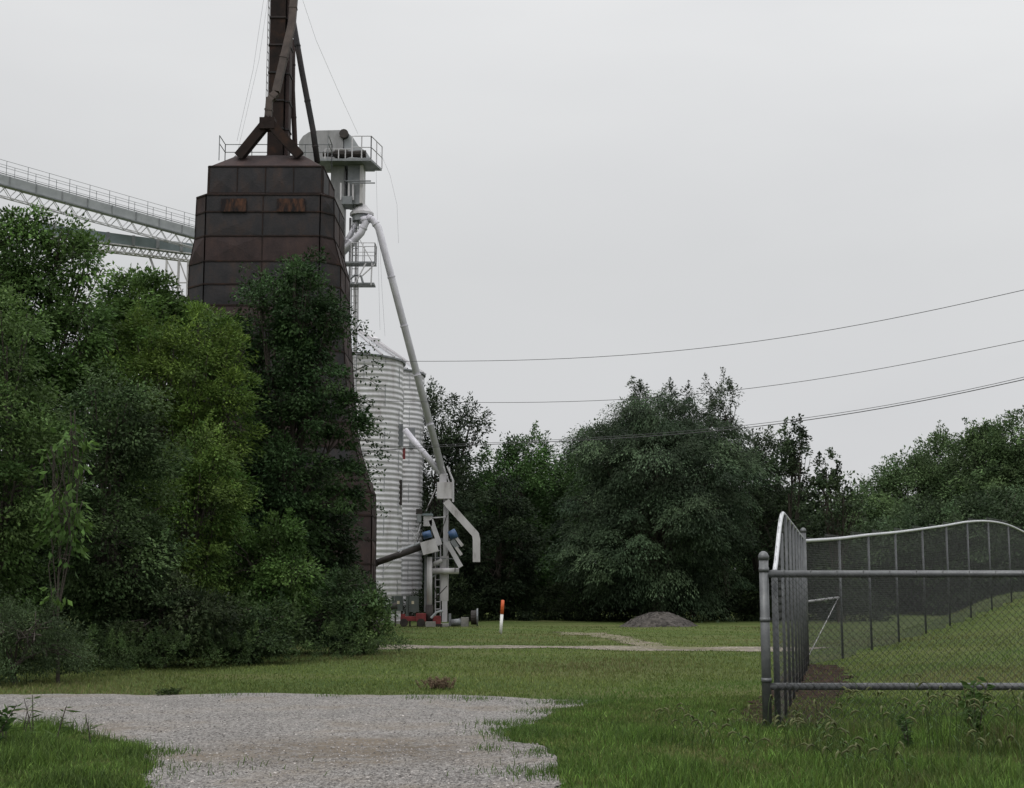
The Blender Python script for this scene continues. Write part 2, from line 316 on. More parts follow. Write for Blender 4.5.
LD = 1.35; GAIN = 1.32
def gcol(rng, n, a, b, j=.22):
    a, b = np.array(a), np.array(b); return (a+(b-a)*rng.random((n,1)))*np.exp(rng.normal(size=(n,1))*j)
def make_crown(name, lobes, seed, parent=None, area_per=.35, clump=.45, lpc=70, leaf=.12, ratio=.5,
               colA=(.035,.06,.02), colB=(.06,.09,.03), flat=.6, droop=.3, spike=0, rough_env=.25, inner=.25, bright=.35, link_=True, zfade=0):
    if leaf >= .165: colA = [q*1.17 for q in colA]; colB = [q*1.12 for q in colB]; leaf *= .85; lpc *= 1.5; clump *= 1.15; area_per *= 1.0  # large leaves mark far crowns: leaf colours lifted to imitate haze
    elif lpc > 40: clump *= 1.3; area_per *= 1.25; lpc *= 1.45; leaf *= 1.05
    rng = np.random.default_rng(seed)
    C = []; CN = []; CR = []
    for (cx,cy,cz,rx,ry,rz) in lobes:
        p_ = 1.6; A = 4*math.pi*(((rx*ry)**p_+(rx*rz)**p_+(ry*rz)**p_)/3)**(1/p_)
        n = max(6, int(A/area_per))
        u = unit(rng, n)
        env = 1 + rough_env*(np.sin(u[:,0]*5.3+seed)*np.sin(u[:,1]*4.7+seed*2)*np.sin(u[:,2]*5.9+seed*3)) + rng.normal(size=n)*rough_env*.35
        rad = env*np.where(rng.random(n) < inner, rng.uniform(.45,.85,n), rng.uniform(.86,1.04,n))
        c = np.array([cx,cy,cz]) + u*np.array([rx,ry,rz])*rad[:,None]
        nn = u/np.array([rx,ry,rz]); nn /= np.linalg.norm(nn, axis=1, keepdims=True)
        C.append(c); CN.append(nn); CR.append(np.full(n, clump)*rng.uniform(.6,1.4,n))
    C = np.concatenate(C); CN = np.concatenate(CN); CR = np.concatenate(CR)
    keep = C[:,2] > .15
    # drop clumps buried deep inside other lobes
    for (cx,cy,cz,rx,ry,rz) in lobes:
        q = (((C-np.array([cx,cy,cz]))/np.array([rx,ry,rz]))**2).sum(1)
        keep &= ~((q < .45) & (rng.random(len(C)) < .85))
    C, CN, CR = C[keep], CN[keep], CR[keep]
    n = len(C); lpc = lpc*LD if lpc > 40 else lpc; cnt = rng.poisson(lpc, n).clip(8)
    idx = np.repeat(np.arange(n), cnt); N = len(idx)
    off = unit(rng, N)*(rng.random((N,1))**.45)*.95; off[:,2] *= flat
    # layered boughs: shift down with distance from bough middle
    off[:,2] -= droop*(off[:,0]**2+off[:,1]**2)
    pos = C[idx] + off*CR[idx][:,None]
    dirs = off*.9 + CN[idx]*.8 + rng.normal(size=(N,3))*.55; dirs[:,2] -= droop*1.1
    sz = leaf*rng.uniform(.6,1.35,N)
    on = off/(np.linalg.norm(off, axis=1, keepdims=True)+1e-6)
    face = on*.55 + CN[idx]*.55 + np.array([0,0,.55])
    v, t = leaf_quads(pos, dirs, sz, sz*ratio, rng, face=face)
    hue = rng.random(n); br = np.exp(rng.normal(size=n)*bright)
    a, b_ = np.array(colA), np.array(colB)
    cc = GAIN*(a + (b_-a)*hue[:,None])*br[:,None].clip(.4,2.2)
    lc = cc[idx]*np.exp(rng.normal(size=N)*.22)[:,None]
    parts_v, parts_t, parts_c = [v], [t], [np.repeat(lc, 4, axis=0)]
    if spike:   # upright shoots reaching out of the crown top
        top = sorted(range(n), key=lambda q: -C[q][2])[:max(1, int(n*.22))]
        sel = rng.choice(top, size=min(spike, len(top)), replace=False)
        base = len(v)
        for q in sel:
            h = rng.uniform(.4,1.1)*clump*1.45; m = int(60*h/clump/2+30)
            tt = rng.random(m)
            lean = rng.normal(size=2)*.16
            sp = C[q] + np.stack([tt*h*lean[0]+rng.normal(size=m)*.15*clump*(1.5-tt), tt*h*lean[1]+rng.normal(size=m)*.15*clump*(1.5-tt), tt*h], 1)
            dd = rng.normal(size=(m,3))*.7; dd[:,2] += .55
            s2 = leaf*rng.uniform(.6,1.1,m)
            v2, t2 = leaf_quads(sp, dd, s2, s2*ratio, rng)
            parts_v.append(v2); parts_t.append(t2+base); base += len(v2)
            parts_c.append(np.repeat(cc[q]*1.1*np.exp(rng.normal(size=(m,1))*.2), 4, axis=0))
    v = np.concatenate(parts_v); t = np.concatenate(parts_t); c = np.concatenate(parts_c)
    return npmesh(name, v, t, M['leaf'], c, parent, link_)

def make_trunk(lobes, seed, height, r0, parent=None, extra=6, link_=True, lean=0):
    rnd = random.Random(seed); mb = MB(); pts = []; rad = []
    cx = sum(l[0] for l in lobes)/len(lobes); cy = sum(l[1] for l in lobes)/len(lobes)
    n = 7
    for k in range(n):
        t = k/(n-1)
        pts.append((cx*t + rnd.uniform(-.12,.12)*(k>0), cy*t + rnd.uniform(-.12,.12)*(k>0), height*t - .15*(k==0))); rad.append(r0*(1-.8*t)*(1.25 if k==0 else 1))
    mb.tube(pts, 0, 8, radii=rad)
    for l in lobes:
        k = rnd.randint(1,4); a = Vector(pts[k]); e = Vector(l[:3])
        mid = a.lerp(e,.5) + Vector((rnd.uniform(-.2,.2), rnd.uniform(-.2,.2), rnd.uniform(0,.3)))
        mb.tube([a, mid, e], 0, 6, radii=[rad[k]*.55, rad[k]*.35, rad[k]*.14])
        for q in range(extra):
            u = Vector((rnd.gauss(0,1), rnd.gauss(0,1), rnd.gauss(.2,.8))).normalized()
            f = e + Vector((u.x*l[3], u.y*l[4], u.z*l[5]))*.92
            m2 = mid.lerp(f,.5)+Vector((0,0,.1)); mb.tube([mid.lerp(e,rnd.random()), m2, f], 0, 5, radii=[rad[k]*.22, rad[k]*.14, .012])
    return mb.build('trunk', M['bark'], parent)

def tree(name, label, cat, px, D, wpx, ytop, ybot, seed, group=None, nl=7, lobescale=.42, extra_lobes=(), r0=.16, depth=None, spread=1.0, twigs=(), **kw):
    c = P(px, ytop, D); hw = wpx/2/F*D; base = Vector((c.x, D, tz(c.x, D)))
    zt = c.z - base.z; zb = max(.1, zat(ybot, D) - base.z); hz = (zt-zb)/2; dp = depth or hw
    rnd = random.Random(seed); lobes = [(0,0,zb+hz*.9,hw*.72,dp*.72,hz*.86)]
    for k in range(nl):
        a = 2*math.pi*k/nl + rnd.uniform(-.4,.4); e = rnd.uniform(-.75,.95)
        rr = lobescale*rnd.uniform(.75,1.2)
        ce = math.sqrt(1-min(.95,abs(e))**2)
        rx, ry, rz = hw*rr, dp*rr, min(hz*rr*.9, hw*1.1*rr+.3)
        lobes.append((math.cos(a)*ce*(hw-rx)*spread, math.sin(a)*ce*(dp-ry), zb+hz+e*(hz-rz), rx, ry, rz))
    lobes.append((rnd.uniform(-.3,.3)*hw, 0, zt-hz*.28, hw*.38, dp*.4, hz*.28))
    for (ex, ey, ew, eh) in extra_lobes:
        q = P(ex, ey, D); lobes.append((q.x-base.x, rnd.uniform(-.5,.3), q.z-base.z, ew/F*D, ew/F*D, eh/F*D))
    t = thing(name, label, cat, base, group)
    tr = make_trunk(lobes, seed, zb+hz*1.2, r0, None); tr.parent = t
    cr = make_crown('crown', lobes, seed, None, **kw); cr.parent = t
    if twigs:      # thin leafy side branches reaching out of the crown
        rg = np.random.default_rng(seed+500); ps = []; ds_ = []
        for (ax, ay, bx, by) in twigs:
            off = rg.uniform(-.5,.5); a = P(ax, ay, D+off)-base; b = P(bx, by, D+off+rg.uniform(-.4,.4))-base; m = a.lerp(b,.5)+Vector((0,0,.12)); MB().tube([a, m, b], 0, 5, radii=[.016,.010,.004]).build('side_branch', M['bark']).parent = t
            n_ = int((b-a).length*46)
            for q in range(n_):
                f_ = rg.random()**.8; p_ = (a.lerp(m, f_*2) if f_ < .5 else m.lerp(b, f_*2-1)); ps.append(np.array(p_)+rg.normal(size=3)*.085); ds_.append(rg.normal(size=3)*.7+np.array([.3,0,-.35]))
        ps = np.array(ps); sz = kw['leaf']*1.05*rg.uniform(.6,1.25,len(ps)); v, tt = leaf_quads(ps, np.array(ds_), sz, sz*.55, rg)
        npmesh('side_foliage', v, tt, M['leaf'], np.repeat(gcol(rg, len(ps), [q*1.2 for q in kw['colA']], [q*1.2 for q in kw['colB']]), 4, axis=0)).parent = t
    return t

DK = dict(colA=(.018,.034,.014), colB=(.032,.052,.018))
# ---- the thicket on the left
tree('broadleaf_tree', 'tall rounded green tree, highest at the left edge beneath the conveyor', 'tree', 28, 36, 165, 212, 520, 11, r0=.2, nl=9,
     extra_lobes=((88,262,20,22),(60,235,18,16),(5,232,24,18)), area_per=.26, clump=.42, lpc=75, leaf=.115, colA=(.034,.066,.019), colB=(.060,.104,.028), rough_env=.3)
tree('broadleaf_tree', 'low round topped green tree between the tall left tree and the rusty tower', 'tree', 148, 44, 150, 274, 480, 12, nl=9, extra_lobes=((112,305,22,20),(172,305,24,22),(140,294,24,18),(205,325,22,20)),
     area_per=.3, clump=.42, lpc=70, leaf=.13, colA=(.036,.07,.018), colB=(.062,.106,.026))
tree('tall_shrub', 'yellow green feathery tree just left of the dark tree at the tower', 'tree', 185, 37, 150, 305, 600, 13, nl=9,
     extra_lobes=((228,350,20,20),(150,335,25,18),(215,332,22,16),(235,392,18,22),(238,440,16,24),(120,350,20,22)), area_per=.24, clump=.36, lpc=75, leaf=.10, ratio=.4, colA=(.040,.076,.016), colB=(.074,.112,.022), droop=.15, spike=26, bright=.3)
tree('dark_tree', 'dark green tree standing against the front of the rusty tower', 'tree', 293, 40, 116, 262, 640, 14, r0=.2, nl=10, spread=1.0,
     twigs=((350,335,372,331),(350,350,378,347),(352,352,381,362),(352,372,384,366),(354,378,382,388),(352,398,374,404),(352,425,383,420),(354,432,388,436),(356,440,384,450),(356,455,391,458),(356,462,382,474),(358,480,378,488),(358,500,388,516),(356,330,366,322),(262,275,238,268),(262,300,228,294),(256,318,224,320)), extra_lobes=((250,330,16,22),(246,425,20,26),(242,470,18,24),(275,350,22,26),(262,300,17,18),(332,320,18,20),(346,420,16,36),(296,280,20,16),(346,490,14,26),(246,380,14,24),(250,470,16,30)), area_per=.22, clump=.36, lpc=72, leaf=.105, ratio=.55, colA=(.017,.036,.014), colB=(.03,.055,.019), spike=20, rough_env=.35, bright=.3)
tree('dark_tree', 'dull dark olive tree in the middle of the left thicket', 'tree', 118, 30, 150, 372, 655, 15, nl=9,
     area_per=.2, clump=.34, lpc=75, leaf=.085, ratio=.5, colA=(.026,.048,.018), colB=(.045,.070,.027), bright=.45)
tree('leafy_shrub', 'mid green shrub mass at the left edge of the frame', 'shrub', -5, 27, 170, 296, 660, 16, nl=9,
     area_per=.2, clump=.34, lpc=75, leaf=.085, colA=(.031,.060,.018), colB=(.055,.088,.026))
tree('tall_shrub', 'olive green shrub below the feathery yellow green tree', 'shrub', 190, 33, 130, 430, 665, 17, nl=8,
     area_per=.2, clump=.32, lpc=75, leaf=.085, ratio=.45, colA=(.034,.068,.015), colB=(.066,.098,.022), spike=18)
tree('leafy_shrub', 'fresh green shrub with upright shoots in front of the dark tree', 'shrub', 270, 34, 105, 520, 655, 18, nl=7,
     area_per=.18, clump=.30, lpc=70, leaf=.09, colA=(.032,.066,.017), colB=(.055,.095,.024), spike=22)
tree('leafy_shrub', 'dark shrub at the right end of the thicket beside the lawn', 'shrub', 338, 35.5, 110, 575, 668, 19, nl=7,
     area_per=.18, clump=.30, lpc=70, leaf=.09, colA=(.018,.036,.014), colB=(.034,.055,.02), spike=8)
tree('leafy_shrub', 'small bright green bush below the rusty tower at the lawn edge', 'shrub', 372, 35, 46, 604, 662, 20, nl=5, r0=.05,
     area_per=.14, clump=.22, lpc=60, leaf=.07, colA=(.035,.066,.02), colB=(.06,.09,.03), spike=10)
tree('leafy_shrub', 'low dark shrub at the foot of the olive tree', 'shrub', 165, 29.5, 150, 580, 672, 21, nl=7, r0=.08,
     area_per=.16, clump=.28, lpc=65, leaf=.08, colA=(.016,.028,.012), colB=(.030,.042,.018))
tree('leafy_shrub', 'low grey green brush at the bottom left corner of the thicket', 'shrub', 20, 24, 150, 608, 692, 22, nl=8, r0=.06,
     area_per=.12, clump=.24, lpc=65, leaf=.055, ratio=.35, colA=(.028,.045,.02), colB=(.045,.065,.03), spike=30)
tree('leafy_shrub', 'dark green shrub hanging over the lawn left of centre in the thicket', 'shrub', 248, 31, 110, 600, 672, 23, nl=7, r0=.08,
     area_per=.16, clump=.28, lpc=65, leaf=.08, colA=(.017,.032,.013), colB=(.032,.05,.018), spike=8)
tree('big_leaf_sapling', 'light green sapling with large drooping heart shaped leaves', 'sapling', 70, 24.3, 54, 408, 580, 24, nl=6, r0=.03, lobescale=.5,
     area_per=.16, clump=.26, lpc=7, leaf=.15, ratio=.5, colA=(.032,.066,.016), colB=(.06,.105,.025), droop=.7, rough_env=.5, bright=.2, inner=.1)

tree('dark_tree', 'dark tree deep in the thicket behind the sapling', 'tree', 60, 31.5, 160, 420, 668, 61, nl=9,
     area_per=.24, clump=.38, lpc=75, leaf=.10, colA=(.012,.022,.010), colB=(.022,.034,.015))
tree('dark_tree', 'dark shrubby tree filling the thicket under the low round topped tree', 'tree', 160, 36, 150, 440, 662, 62, nl=9,
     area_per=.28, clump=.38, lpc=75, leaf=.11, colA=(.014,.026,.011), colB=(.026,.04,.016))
tree('dark_tree', 'dark growth in front of the foot of the rusty tower', 'tree', 305, 42, 120, 470, 660, 63, nl=9,
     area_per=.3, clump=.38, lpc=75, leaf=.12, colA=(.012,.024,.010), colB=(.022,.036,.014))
# ---- the tree line behind
FAR = 70
tree('dark_tree', 'dark tree rising directly behind the silver grain bins', 'tree', 437, 76, 100, 392, 620, 31, r0=.25, nl=9,
     area_per=.8, clump=.7, lpc=62, leaf=.2, colA=(.014,.023,.013), colB=(.025,.036,.018), spike=24, extra_lobes=((470,425,14,16),))
tree('broadleaf_tree', 'mid green tree in the dip between bins and the big central tree', 'tree', 510, 78, 110, 436, 620, 32, r0=.25, nl=8, group=None,
     area_per=.8, clump=.7, lpc=62, leaf=.2, colA=(.02,.044,.014), colB=(.036,.066,.02), spike=30)
tree('dark_tree', 'dull dark tree low behind the orange topped marker post', 'tree', 497, 72, 90, 478, 622, 33, r0=.2, nl=8,
     area_per=.7, clump=.6, lpc=62, leaf=.19, colA=(.010,.017,.009), colB=(.018,.027,.013))
tree('broadleaf_tree', 'green tree top showing left behind the big central tree', 'tree', 580, 80, 110, 430, 620, 34, r0=.25, nl=8,
     area_per=.9, clump=.7, lpc=60, leaf=.2, colA=(.022,.044,.015), colB=(.038,.066,.022), spike=30)
tree('spreading_tree', 'big wide grey green tree with layered drooping boughs', 'tree', 655, 69, 212, 397, 622, 35, r0=.35, nl=15, lobescale=.34,
     extra_lobes=((600,440,30,16),(650,410,34,14),(700,432,36,18),(590,500,26,14),(640,480,40,14)),
     area_per=.75, clump=.95, lpc=135, leaf=.17, ratio=.34, flat=.28, droop=.75, colA=(.021,.035,.020), colB=(.038,.056,.030), bright=.5, rough_env=.2)
for k, (px, wp, yt) in enumerate(((637,34,381),(668,32,384),(722,56,380),(690,30,392))):
    tree('spiky_tree', ['narrow tree top poking out left above the central tree', 'narrow tree top second from left above the central tree',
          'broader loose tree top at the right shoulder of the central tree','narrow tree top between two taller ones above the central tree'][k], 'tree', px, 79, wp, yt, 560, 36+k,
         nl=5, r0=.16, depth=1.6, area_per=.62, clump=.5, lpc=32, leaf=.19, ratio=.4, colA=(.017,.026,.015), colB=(.03,.04,.022), spike=34, rough_env=.45)
tree('dark_tree', 'dark tree below the power cables right of the central tree', 'tree', 762, 74, 86, 430, 620, 41, r0=.25, nl=8, extra_lobes=((750,455,18,16),),
     area_per=.7, clump=.6, lpc=60, leaf=.19, colA=(.014,.022,.012), colB=(.024,.034,.017), spike=20)
tree('sparse_tree', 'thin open tree with sky showing through, its branches above the cables', 'tree', 787, 70, 66, 424, 600, 42, r0=.18, nl=10, lobescale=.34,
     area_per=.6, clump=.42, lpc=30, leaf=.19, ratio=.6, colA=(.017,.027,.014), colB=(.028,.042,.02), spike=22, rough_env=.5)
tree('sparse_tree', 'small dark open tree standing behind the fence corner', 'tree', 836, 68, 56, 455, 612, 43, r0=.15, nl=9, lobescale=.32,
     area_per=.62, clump=.42, lpc=26, leaf=.2, ratio=.65, colA=(.017,.027,.014), colB=(.03,.044,.02), spike=12, rough_env=.5)
# right hand wood, further off; haze is painted in as lighter leaf colours
rw = [(800,95,90,490,'green tree low behind the chain link corner'),(862,98,80,487,'rounded tree in the gap left of the right hand wood'),
      (905,100,90,458,'grey green tree at the left end of the right hand wood'),(948,102,80,436,'taller tree in the middle of the right hand wood'),
      (985,96,80,424,'bright topped tree towards the right end of the wood'),(1030,94,90,414,'tallest tree of the wood, cut by the right edge'),
      (925,88,110,500,'low dark tree in front of the right hand wood'),(1000,86,110,488,'low green tree at the right in front of the wood')]
for k, (px, D, wp, yt, lb) in enumerate(rw):
    low = k > 5; wp = wp*1.5
    tree('broadleaf_tree', lb, 'tree', px, D, wp, yt, 612, 50+k, nl=12, r0=.3, group='trees of the right hand wood',
         area_per=1.1, clump=.85, lpc=58, leaf=.25, colA=(.030,.052,.022) if not low else (.022,.037,.018), colB=(.056,.085,.034) if not low else (.037,.056,.026), spike=20)
tree('dark_tree', 'dark tree filling the gap behind the fence corner post', 'tree', 800, 76, 110, 500, 615, 60, r0=.2, nl=8,
     area_per=.8, clump=.65, lpc=60, leaf=.2, colA=(.013,.022,.011), colB=(.022,.034,.016))
# far wood mass filling the back
def wood():
    lobes = []; rnd = random.Random(9)
    for k in range(62):
        row = k % 2; x = -72 + k*2.0; D = 100 + row*5 + rnd.uniform(-2,2); px_ = 512+x/D*F
        h = rnd.uniform(6.0,7.6)
        if px_ < 740: h = rnd.uniform(8.6,10.2)
        if px_ < 440: h = rnd.uniform(6.5,8)
        lobes.append((x, D, h*.48, 3.4, 3, h*.52))
    o = make_crown('far_woodland', lobes, 77, area_per=1.3, clump=1.1, lpc=60, leaf=.36, colA=(.014,.022,.014), colB=(.026,.036,.02))
    tag(o, 'dark mass of distant woodland seen between the trees', 'woodland', kind='stuff')
wood()
# undergrowth at the foot of the tree line (nobody could count it)
def undergrowth(name, label, pts, seed, **kw):
    rnd = random.Random(seed); lobes = []
    for (x, y, r, h) in pts: lobes.append((x, y, tz(x,y)+h*.45, r, r, h*.55))
    o = make_crown(name, lobes, seed, **kw); tag(o, label, 'undergrowth', kind='stuff')
rnd = random.Random(3)
pts = []
for k in range(46):
    px = 425 + k*10; D = 71.5 + rnd.uniform(-1.5,1.5); pts.append((P(px,620,D).x, D, 1.0, rnd.uniform(.8,2.2)))
undergrowth('treeline_undergrowth', 'dark undergrowth along the foot of the tree line', pts, 5, area_per=.35, clump=.4, lpc=45, leaf=.15, ratio=.35, colA=(.012,.02,.01), colB=(.026,.038,.016), spike=60)
pts = []
for k in range(44):
    t = k/43; px = -20 + 415*t; base_y = 690 - 32*t**.8; D = ground_D(base_y) + .5; pts.append((P(px,620,D).x, D, .42, rnd.uniform(.3,.8)))
undergrowth('thicket_edge_weeds', 'low weeds along the lawn edge of the left thicket', pts, 6, area_per=.07, clump=.16, lpc=28, leaf=.06, ratio=.3, colA=(.022,.04,.014), colB=(.045,.07,.024), spike=120)

# ------------------------------------------------------------------ grass blades
def in_poly(x, y, poly):
    c = np.zeros(len(x), bool); n = len(poly)
    for a in range(n):
        x1,y1 = poly[a]; x2,y2 = poly[(a+1)%n]
        m = ((y1 > y) != (y2 > y)) & (x < (x2-x1)*(y-y1)/(y2-y1+1e-12)+x1); c ^= m
    return c
def blades(name, x, y, h, wd, cols, seed, lean=.35, label=None):
    rng = np.random.default_rng(seed); n = len(x); z = terrain(x, y)
    ang = rng.random(n)*2*np.pi; la = rng.random(n)*2*np.pi
    sx, sy = np.cos(ang)*wd/2, np.sin(ang)*wd/2
    ln = lean*h*rng.random(n); lx, ly = np.cos(la)*ln, np.sin(la)*ln
    b = np.stack([x, y, z], 1)
    s = np.stack([sx, sy, np.zeros(n)], 1); L = np.stack([lx, ly, np.zeros(n)], 1)
    up = np.zeros((n,3)); up[:,2] = h
    v = np.stack([b-s, b+s, b+s*.75+L*.35+up*.55, b-s*.75+L*.35+up*.55, b+L+up*(1-.25*rng.random(n))[:,None]], 1).reshape(-1,3)
    k = np.arange(n)[:,None]*5
    t = np.concatenate([k+np.array([[0,1,2]]), k+np.array([[0,2,3]]), k+np.array([[3,2,4]])], 0)
    o = npmesh(name, v, t, M['blade'], np.repeat(cols, 5, axis=0)); tag(o, label, 'grass', kind='stuff'); return o
rng = np.random.default_rng(42)
def patchy(x, y):   # smooth 0..1 pattern used for height and colour drift
    return .5+.25*np.sin(x*1.7+np.sin(y*.9)*1.3)+.25*np.sin(y*1.1+x*.6+2)
# lawn, 17..46 m: sampled evenly in view angle so near and far get a like share
def sample_wedge(n, d0, d1, t0, t1):
    u = rng.random(n); D = 1/(1/d1 + (1/d0-1/d1)*u); t = rng.uniform(t0, t1, n); return t*D, D
x, y = sample_wedge(230000, 12.0, 60, -.46, .46)
road = in_poly(x, y, gravel_out) | (in_poly(x, y, dirt_pts) & (rng.random(len(x)) < .8))
yr0, yr1 = ground_D(654), ground_D(645)
ok = ~road & ~in_poly(x, y, ROAD) & ~((rng.random(len(x)) < .55) & in_poly(x, y, TRACK))
x, y = x[ok], y[ok]; pt = patchy(x*.5, y*.35)
h = (.036+.026*pt)*rng.uniform(.6,1.4,len(x)); wd = .004+.0005*y
c = gcol(rng, len(x), (.078,.122,.029), (.135,.165,.048)); dry = np.clip(pt*1.5-.55, 0, 1)[:,None]*rng.random((len(x),1))
c = c*(1-dry)+np.array([.16,.135,.07])*dry; c = c*(.84+.38*patchy(x*.5+5,y*.55))[:,None]; gsw = np.exp(-((y-(20.5+.9*x))/1.1)**2)[:,None]*(x > -1)[:,None]; c = c*(1-.5*gsw)+np.array([.07,.15,.03])*.5*gsw
blades('lawn_grass', x, y, h, wd, c, 1, .8, 'mown green lawn grass with drier yellowish patches')
# unmown fringe near the drive and the fence
def fringe_h(x, y):
    hh = np.clip((19.5-y)/5.5, 0, 1)*np.clip((x+.1)/1.6, 0, 1)
    return hh
x = rng.uniform(-.6, 8.5, 150000); y = rng.uniform(9.6, 21, 150000)
ok = ~in_poly(x, y, gravel_out) & (np.abs(x/y) < .42); x, y = x[ok], y[ok]
ok = ~(in_poly(x, y, dirt_pts) & (rng.random(len(x)) < .72)); x, y = x[ok], y[ok]
fh = fringe_h(x, y); h = (.05+.13*fh*patchy(x*1.3,y*1.7)+.10*np.clip(x-3,0,3)/3*fh)*rng.uniform(.45,1.4,len(x))
c = gcol(rng, len(x), (.050,.105,.018), (.105,.165,.036), .38)
pp = .5+.5*np.sin(x*2.3+np.sin(y*1.9)*2+1)*np.sin(y*1.6+x*.7); dr_ = (np.clip((x-2.2)/2,0,1)*np.clip(pp*1.6-.5,0,1)*(rng.random(len(x))<.6))[:,None]
c = c*(1-dr_) + np.array([.10,.092,.042])*np.exp(rng.normal(size=(len(x),1))*.3)*dr_; c = c*(.72+.45*patchy(x*2.2+3,y*2.6))[:,None]; h = h*(.6+.8*patchy(x*3+1,y*2.1))
h = h + .16*np.exp(-((x-5.1)/.9)**2)*np.exp(-((y-14.6)/1.2)**2)*rng.uniform(.2,1.3,len(x)) + .08*np.exp(-((x-3.3)/.5)**2)*np.exp(-((y-15.5)/.8)**2)*rng.random(len(x))
blades('rough_grass', x, y, h, .006+.004*rng.random(len(x)), c, 2, .75, 'longer bright green grass beside the drive and under the fence')
verge = [(-9,8.5),(-2.6,8.5)]+gravel_out[-9:-1]+[(-9,16.4)]
x = rng.uniform(-7.2, -2.4, 95000); y = rng.uniform(9.5, 16.6, 95000); ok = in_poly(x+rng.normal(size=len(x))*.06, y+rng.normal(size=len(x))*.08, verge) & (np.abs(x/y) < .42); x, y = x[ok], y[ok]
edge = np.clip((-3.2-x)/1.4, .15, 1)
h = (.05+.17*edge*patchy(x*2,y*2))*rng.uniform(.4,1.7,len(x))
c = gcol(rng, len(x), (.052,.105,.020), (.115,.175,.040), .4); c = c*(.6+.55*patchy(x*2.6,y*3+1))[:,None]; h = h*(.55+.9*patchy(x*4,y*3))
blades('verge_grass', x, y, h, .006+.005*rng.random(len(x)), c, 3, .7, 'clump of long bright grass at the near left of the gravel')
# stray tufts on the gravel
cx = rng.choice(len(gravel_out), 1); tx, ty = [], []
for (px, py, n, r) in ((508,726,260,.22),(530,738,500,.25),(340,716,0,.2),(520,735,500,.2),(560,712,400,.25),(600,700,400,.4),(575,704,300,.3),(490,752,60,.1),(150,770,300,.5),(548,722,400,.2),(535,743,500,.2),(560,756,400,.2),(530,732,300,.2),(560,775,700,.3),(590,703,500,.35),(470,700,160,.25),(420,699,90,.2),(150,752,400,.2),(120,745,300,.2),(330,698,60,.2),(230,697,80,.25)):
    gx, gy = G(px, py); tx.append(gx+rng.normal(size=n)*r); ty.append(gy+rng.normal(size=n)*r*.8)
x, y = np.concatenate(tx), np.concatenate(ty)
blades('gravel_edge_grass', x, y, rng.uniform(.03,.11,len(x)), np.full(len(x), .009), gcol(rng, len(x), (.045,.09,.018), (.08,.13,.03)), 4, .9, 'stray grass tufts creeping onto the gravel')
# pebbles
n = 42000; x, y = sample_wedge(n, 10.5, 21.5, -.46, .2); ok = in_poly(x, y, gravel_out); x, y = x[ok], y[ok]; n = len(x)
r = .005+.011*rng.random(n)**2.2; base = np.stack([x, y, terrain(x,y)+.012+r*.25], 1)
octa = np.array([[1,0,0],[0,1,0],[-1,0,0],[0,-1,0],[0,0,1]], float)
ang = rng.random(n)*6.28; ca, sa = np.cos(ang), np.sin(ang)
o5 = octa[None]*np.stack([rng.uniform(.7,1.3,n), rng.uniform(.7,1.3,n), rng.uniform(.4,.8,n)], 1)[:,None]+rng.normal(size=(n,5,3))*.15
xx = o5[...,0]*ca[:,None]-o5[...,1]*sa[:,None]; yy = o5[...,0]*sa[:,None]+o5[...,1]*ca[:,None]
v = (base[:,None]+np.stack([xx,yy,o5[...,2]],-1)*r[:,None,None]).reshape(-1,3)
k = np.arange(n)[:,None]*5; t = np.concatenate([k+np.array([q]) for q in ([0,1,4],[1,2,4],[2,3,4],[3,0,4])], 0)
pc = gcol(rng, n, (.10,.092,.088), (.22,.205,.195), .35)
tag(npmesh('gravel_stones', v, t, M['pebble'], np.repeat(pc, 5, axis=0)), 'loose grey crushed stones on the drive', 'gravel', kind='stuff')

# seed-headed foxtail stems
def foxtails():
    rnd = random.Random(5); V_, T_, C_ = [], [], []
    mb = MB(); cols = []
    for k in range(190):
        if k < 160: x = rnd.uniform(2.6, 6.6); y = 1/rnd.uniform(1/16.2, 1/11.6)
        else: x = rnd.uniform(1.6,3.2); y = rnd.uniform(12.5,16.5)
        if abs(x/y) > .40: continue
        z = tz(x,y); h = rnd.uniform(.35,.68)*(1 if x > 3.2 else .6); a = rnd.uniform(0,6.28); dx, dy = math.cos(a), math.sin(a)
        p = [Vector((x,y,z)), Vector((x+dx*.03,y+dy*.03,z+h*.5)), Vector((x+dx*.08,y+dy*.08,z+h*.85)), Vector((x+dx*.14,y+dy*.14,z+h))]
        n0 = len(mb.v); mb.tube(p, .0025, 4); cols += [(.05,.08,.025)]*(len(mb.v)-n0)
        q = [p[-1], p[-1]+Vector((dx*.035,dy*.035,.012)), p[-1]+Vector((dx*.07,dy*.07,-.005)), p[-1]+Vector((dx*.09,dy*.09,-.04))]
        n0 = len(mb.v); mb.tube(q, 0, 6, radii=[.005,.0105,.011,.004]); s = rnd.uniform(.6,1.0); cols += [(.13*s,.145*s,.06*s)]*(len(mb.v)-n0)
        for m in range(2):
            e = p[m+1]; aa = rnd.uniform(0,6.28); ll = rnd.uniform(.12,.22)
            d = Vector((math.cos(aa),math.sin(aa),.5))
            n0 = len(mb.v); mb.add([e, e+d*ll*.5+Vector((-d.y,d.x,0))*.006, e+Vector((d.x,d.y,.1))*ll, e+d*ll*.5-Vector((-d.y,d.x,0))*.006], [(0,1,2,3)]); cols += [(.05,.095,.025)]*4
    o = mb.build('foxtail_grass', M['blade'])
    at = o.data.attributes.new('tint','FLOAT_COLOR','POINT')
    at.data.foreach_set('color', np.concatenate([np.array(cols, np.float32), np.ones((len(cols),1), np.float32)], 1).ravel())
    tag(o, 'nodding seed headed grass stems in front of the low fence', 'grass', kind='stuff')
foxtails()

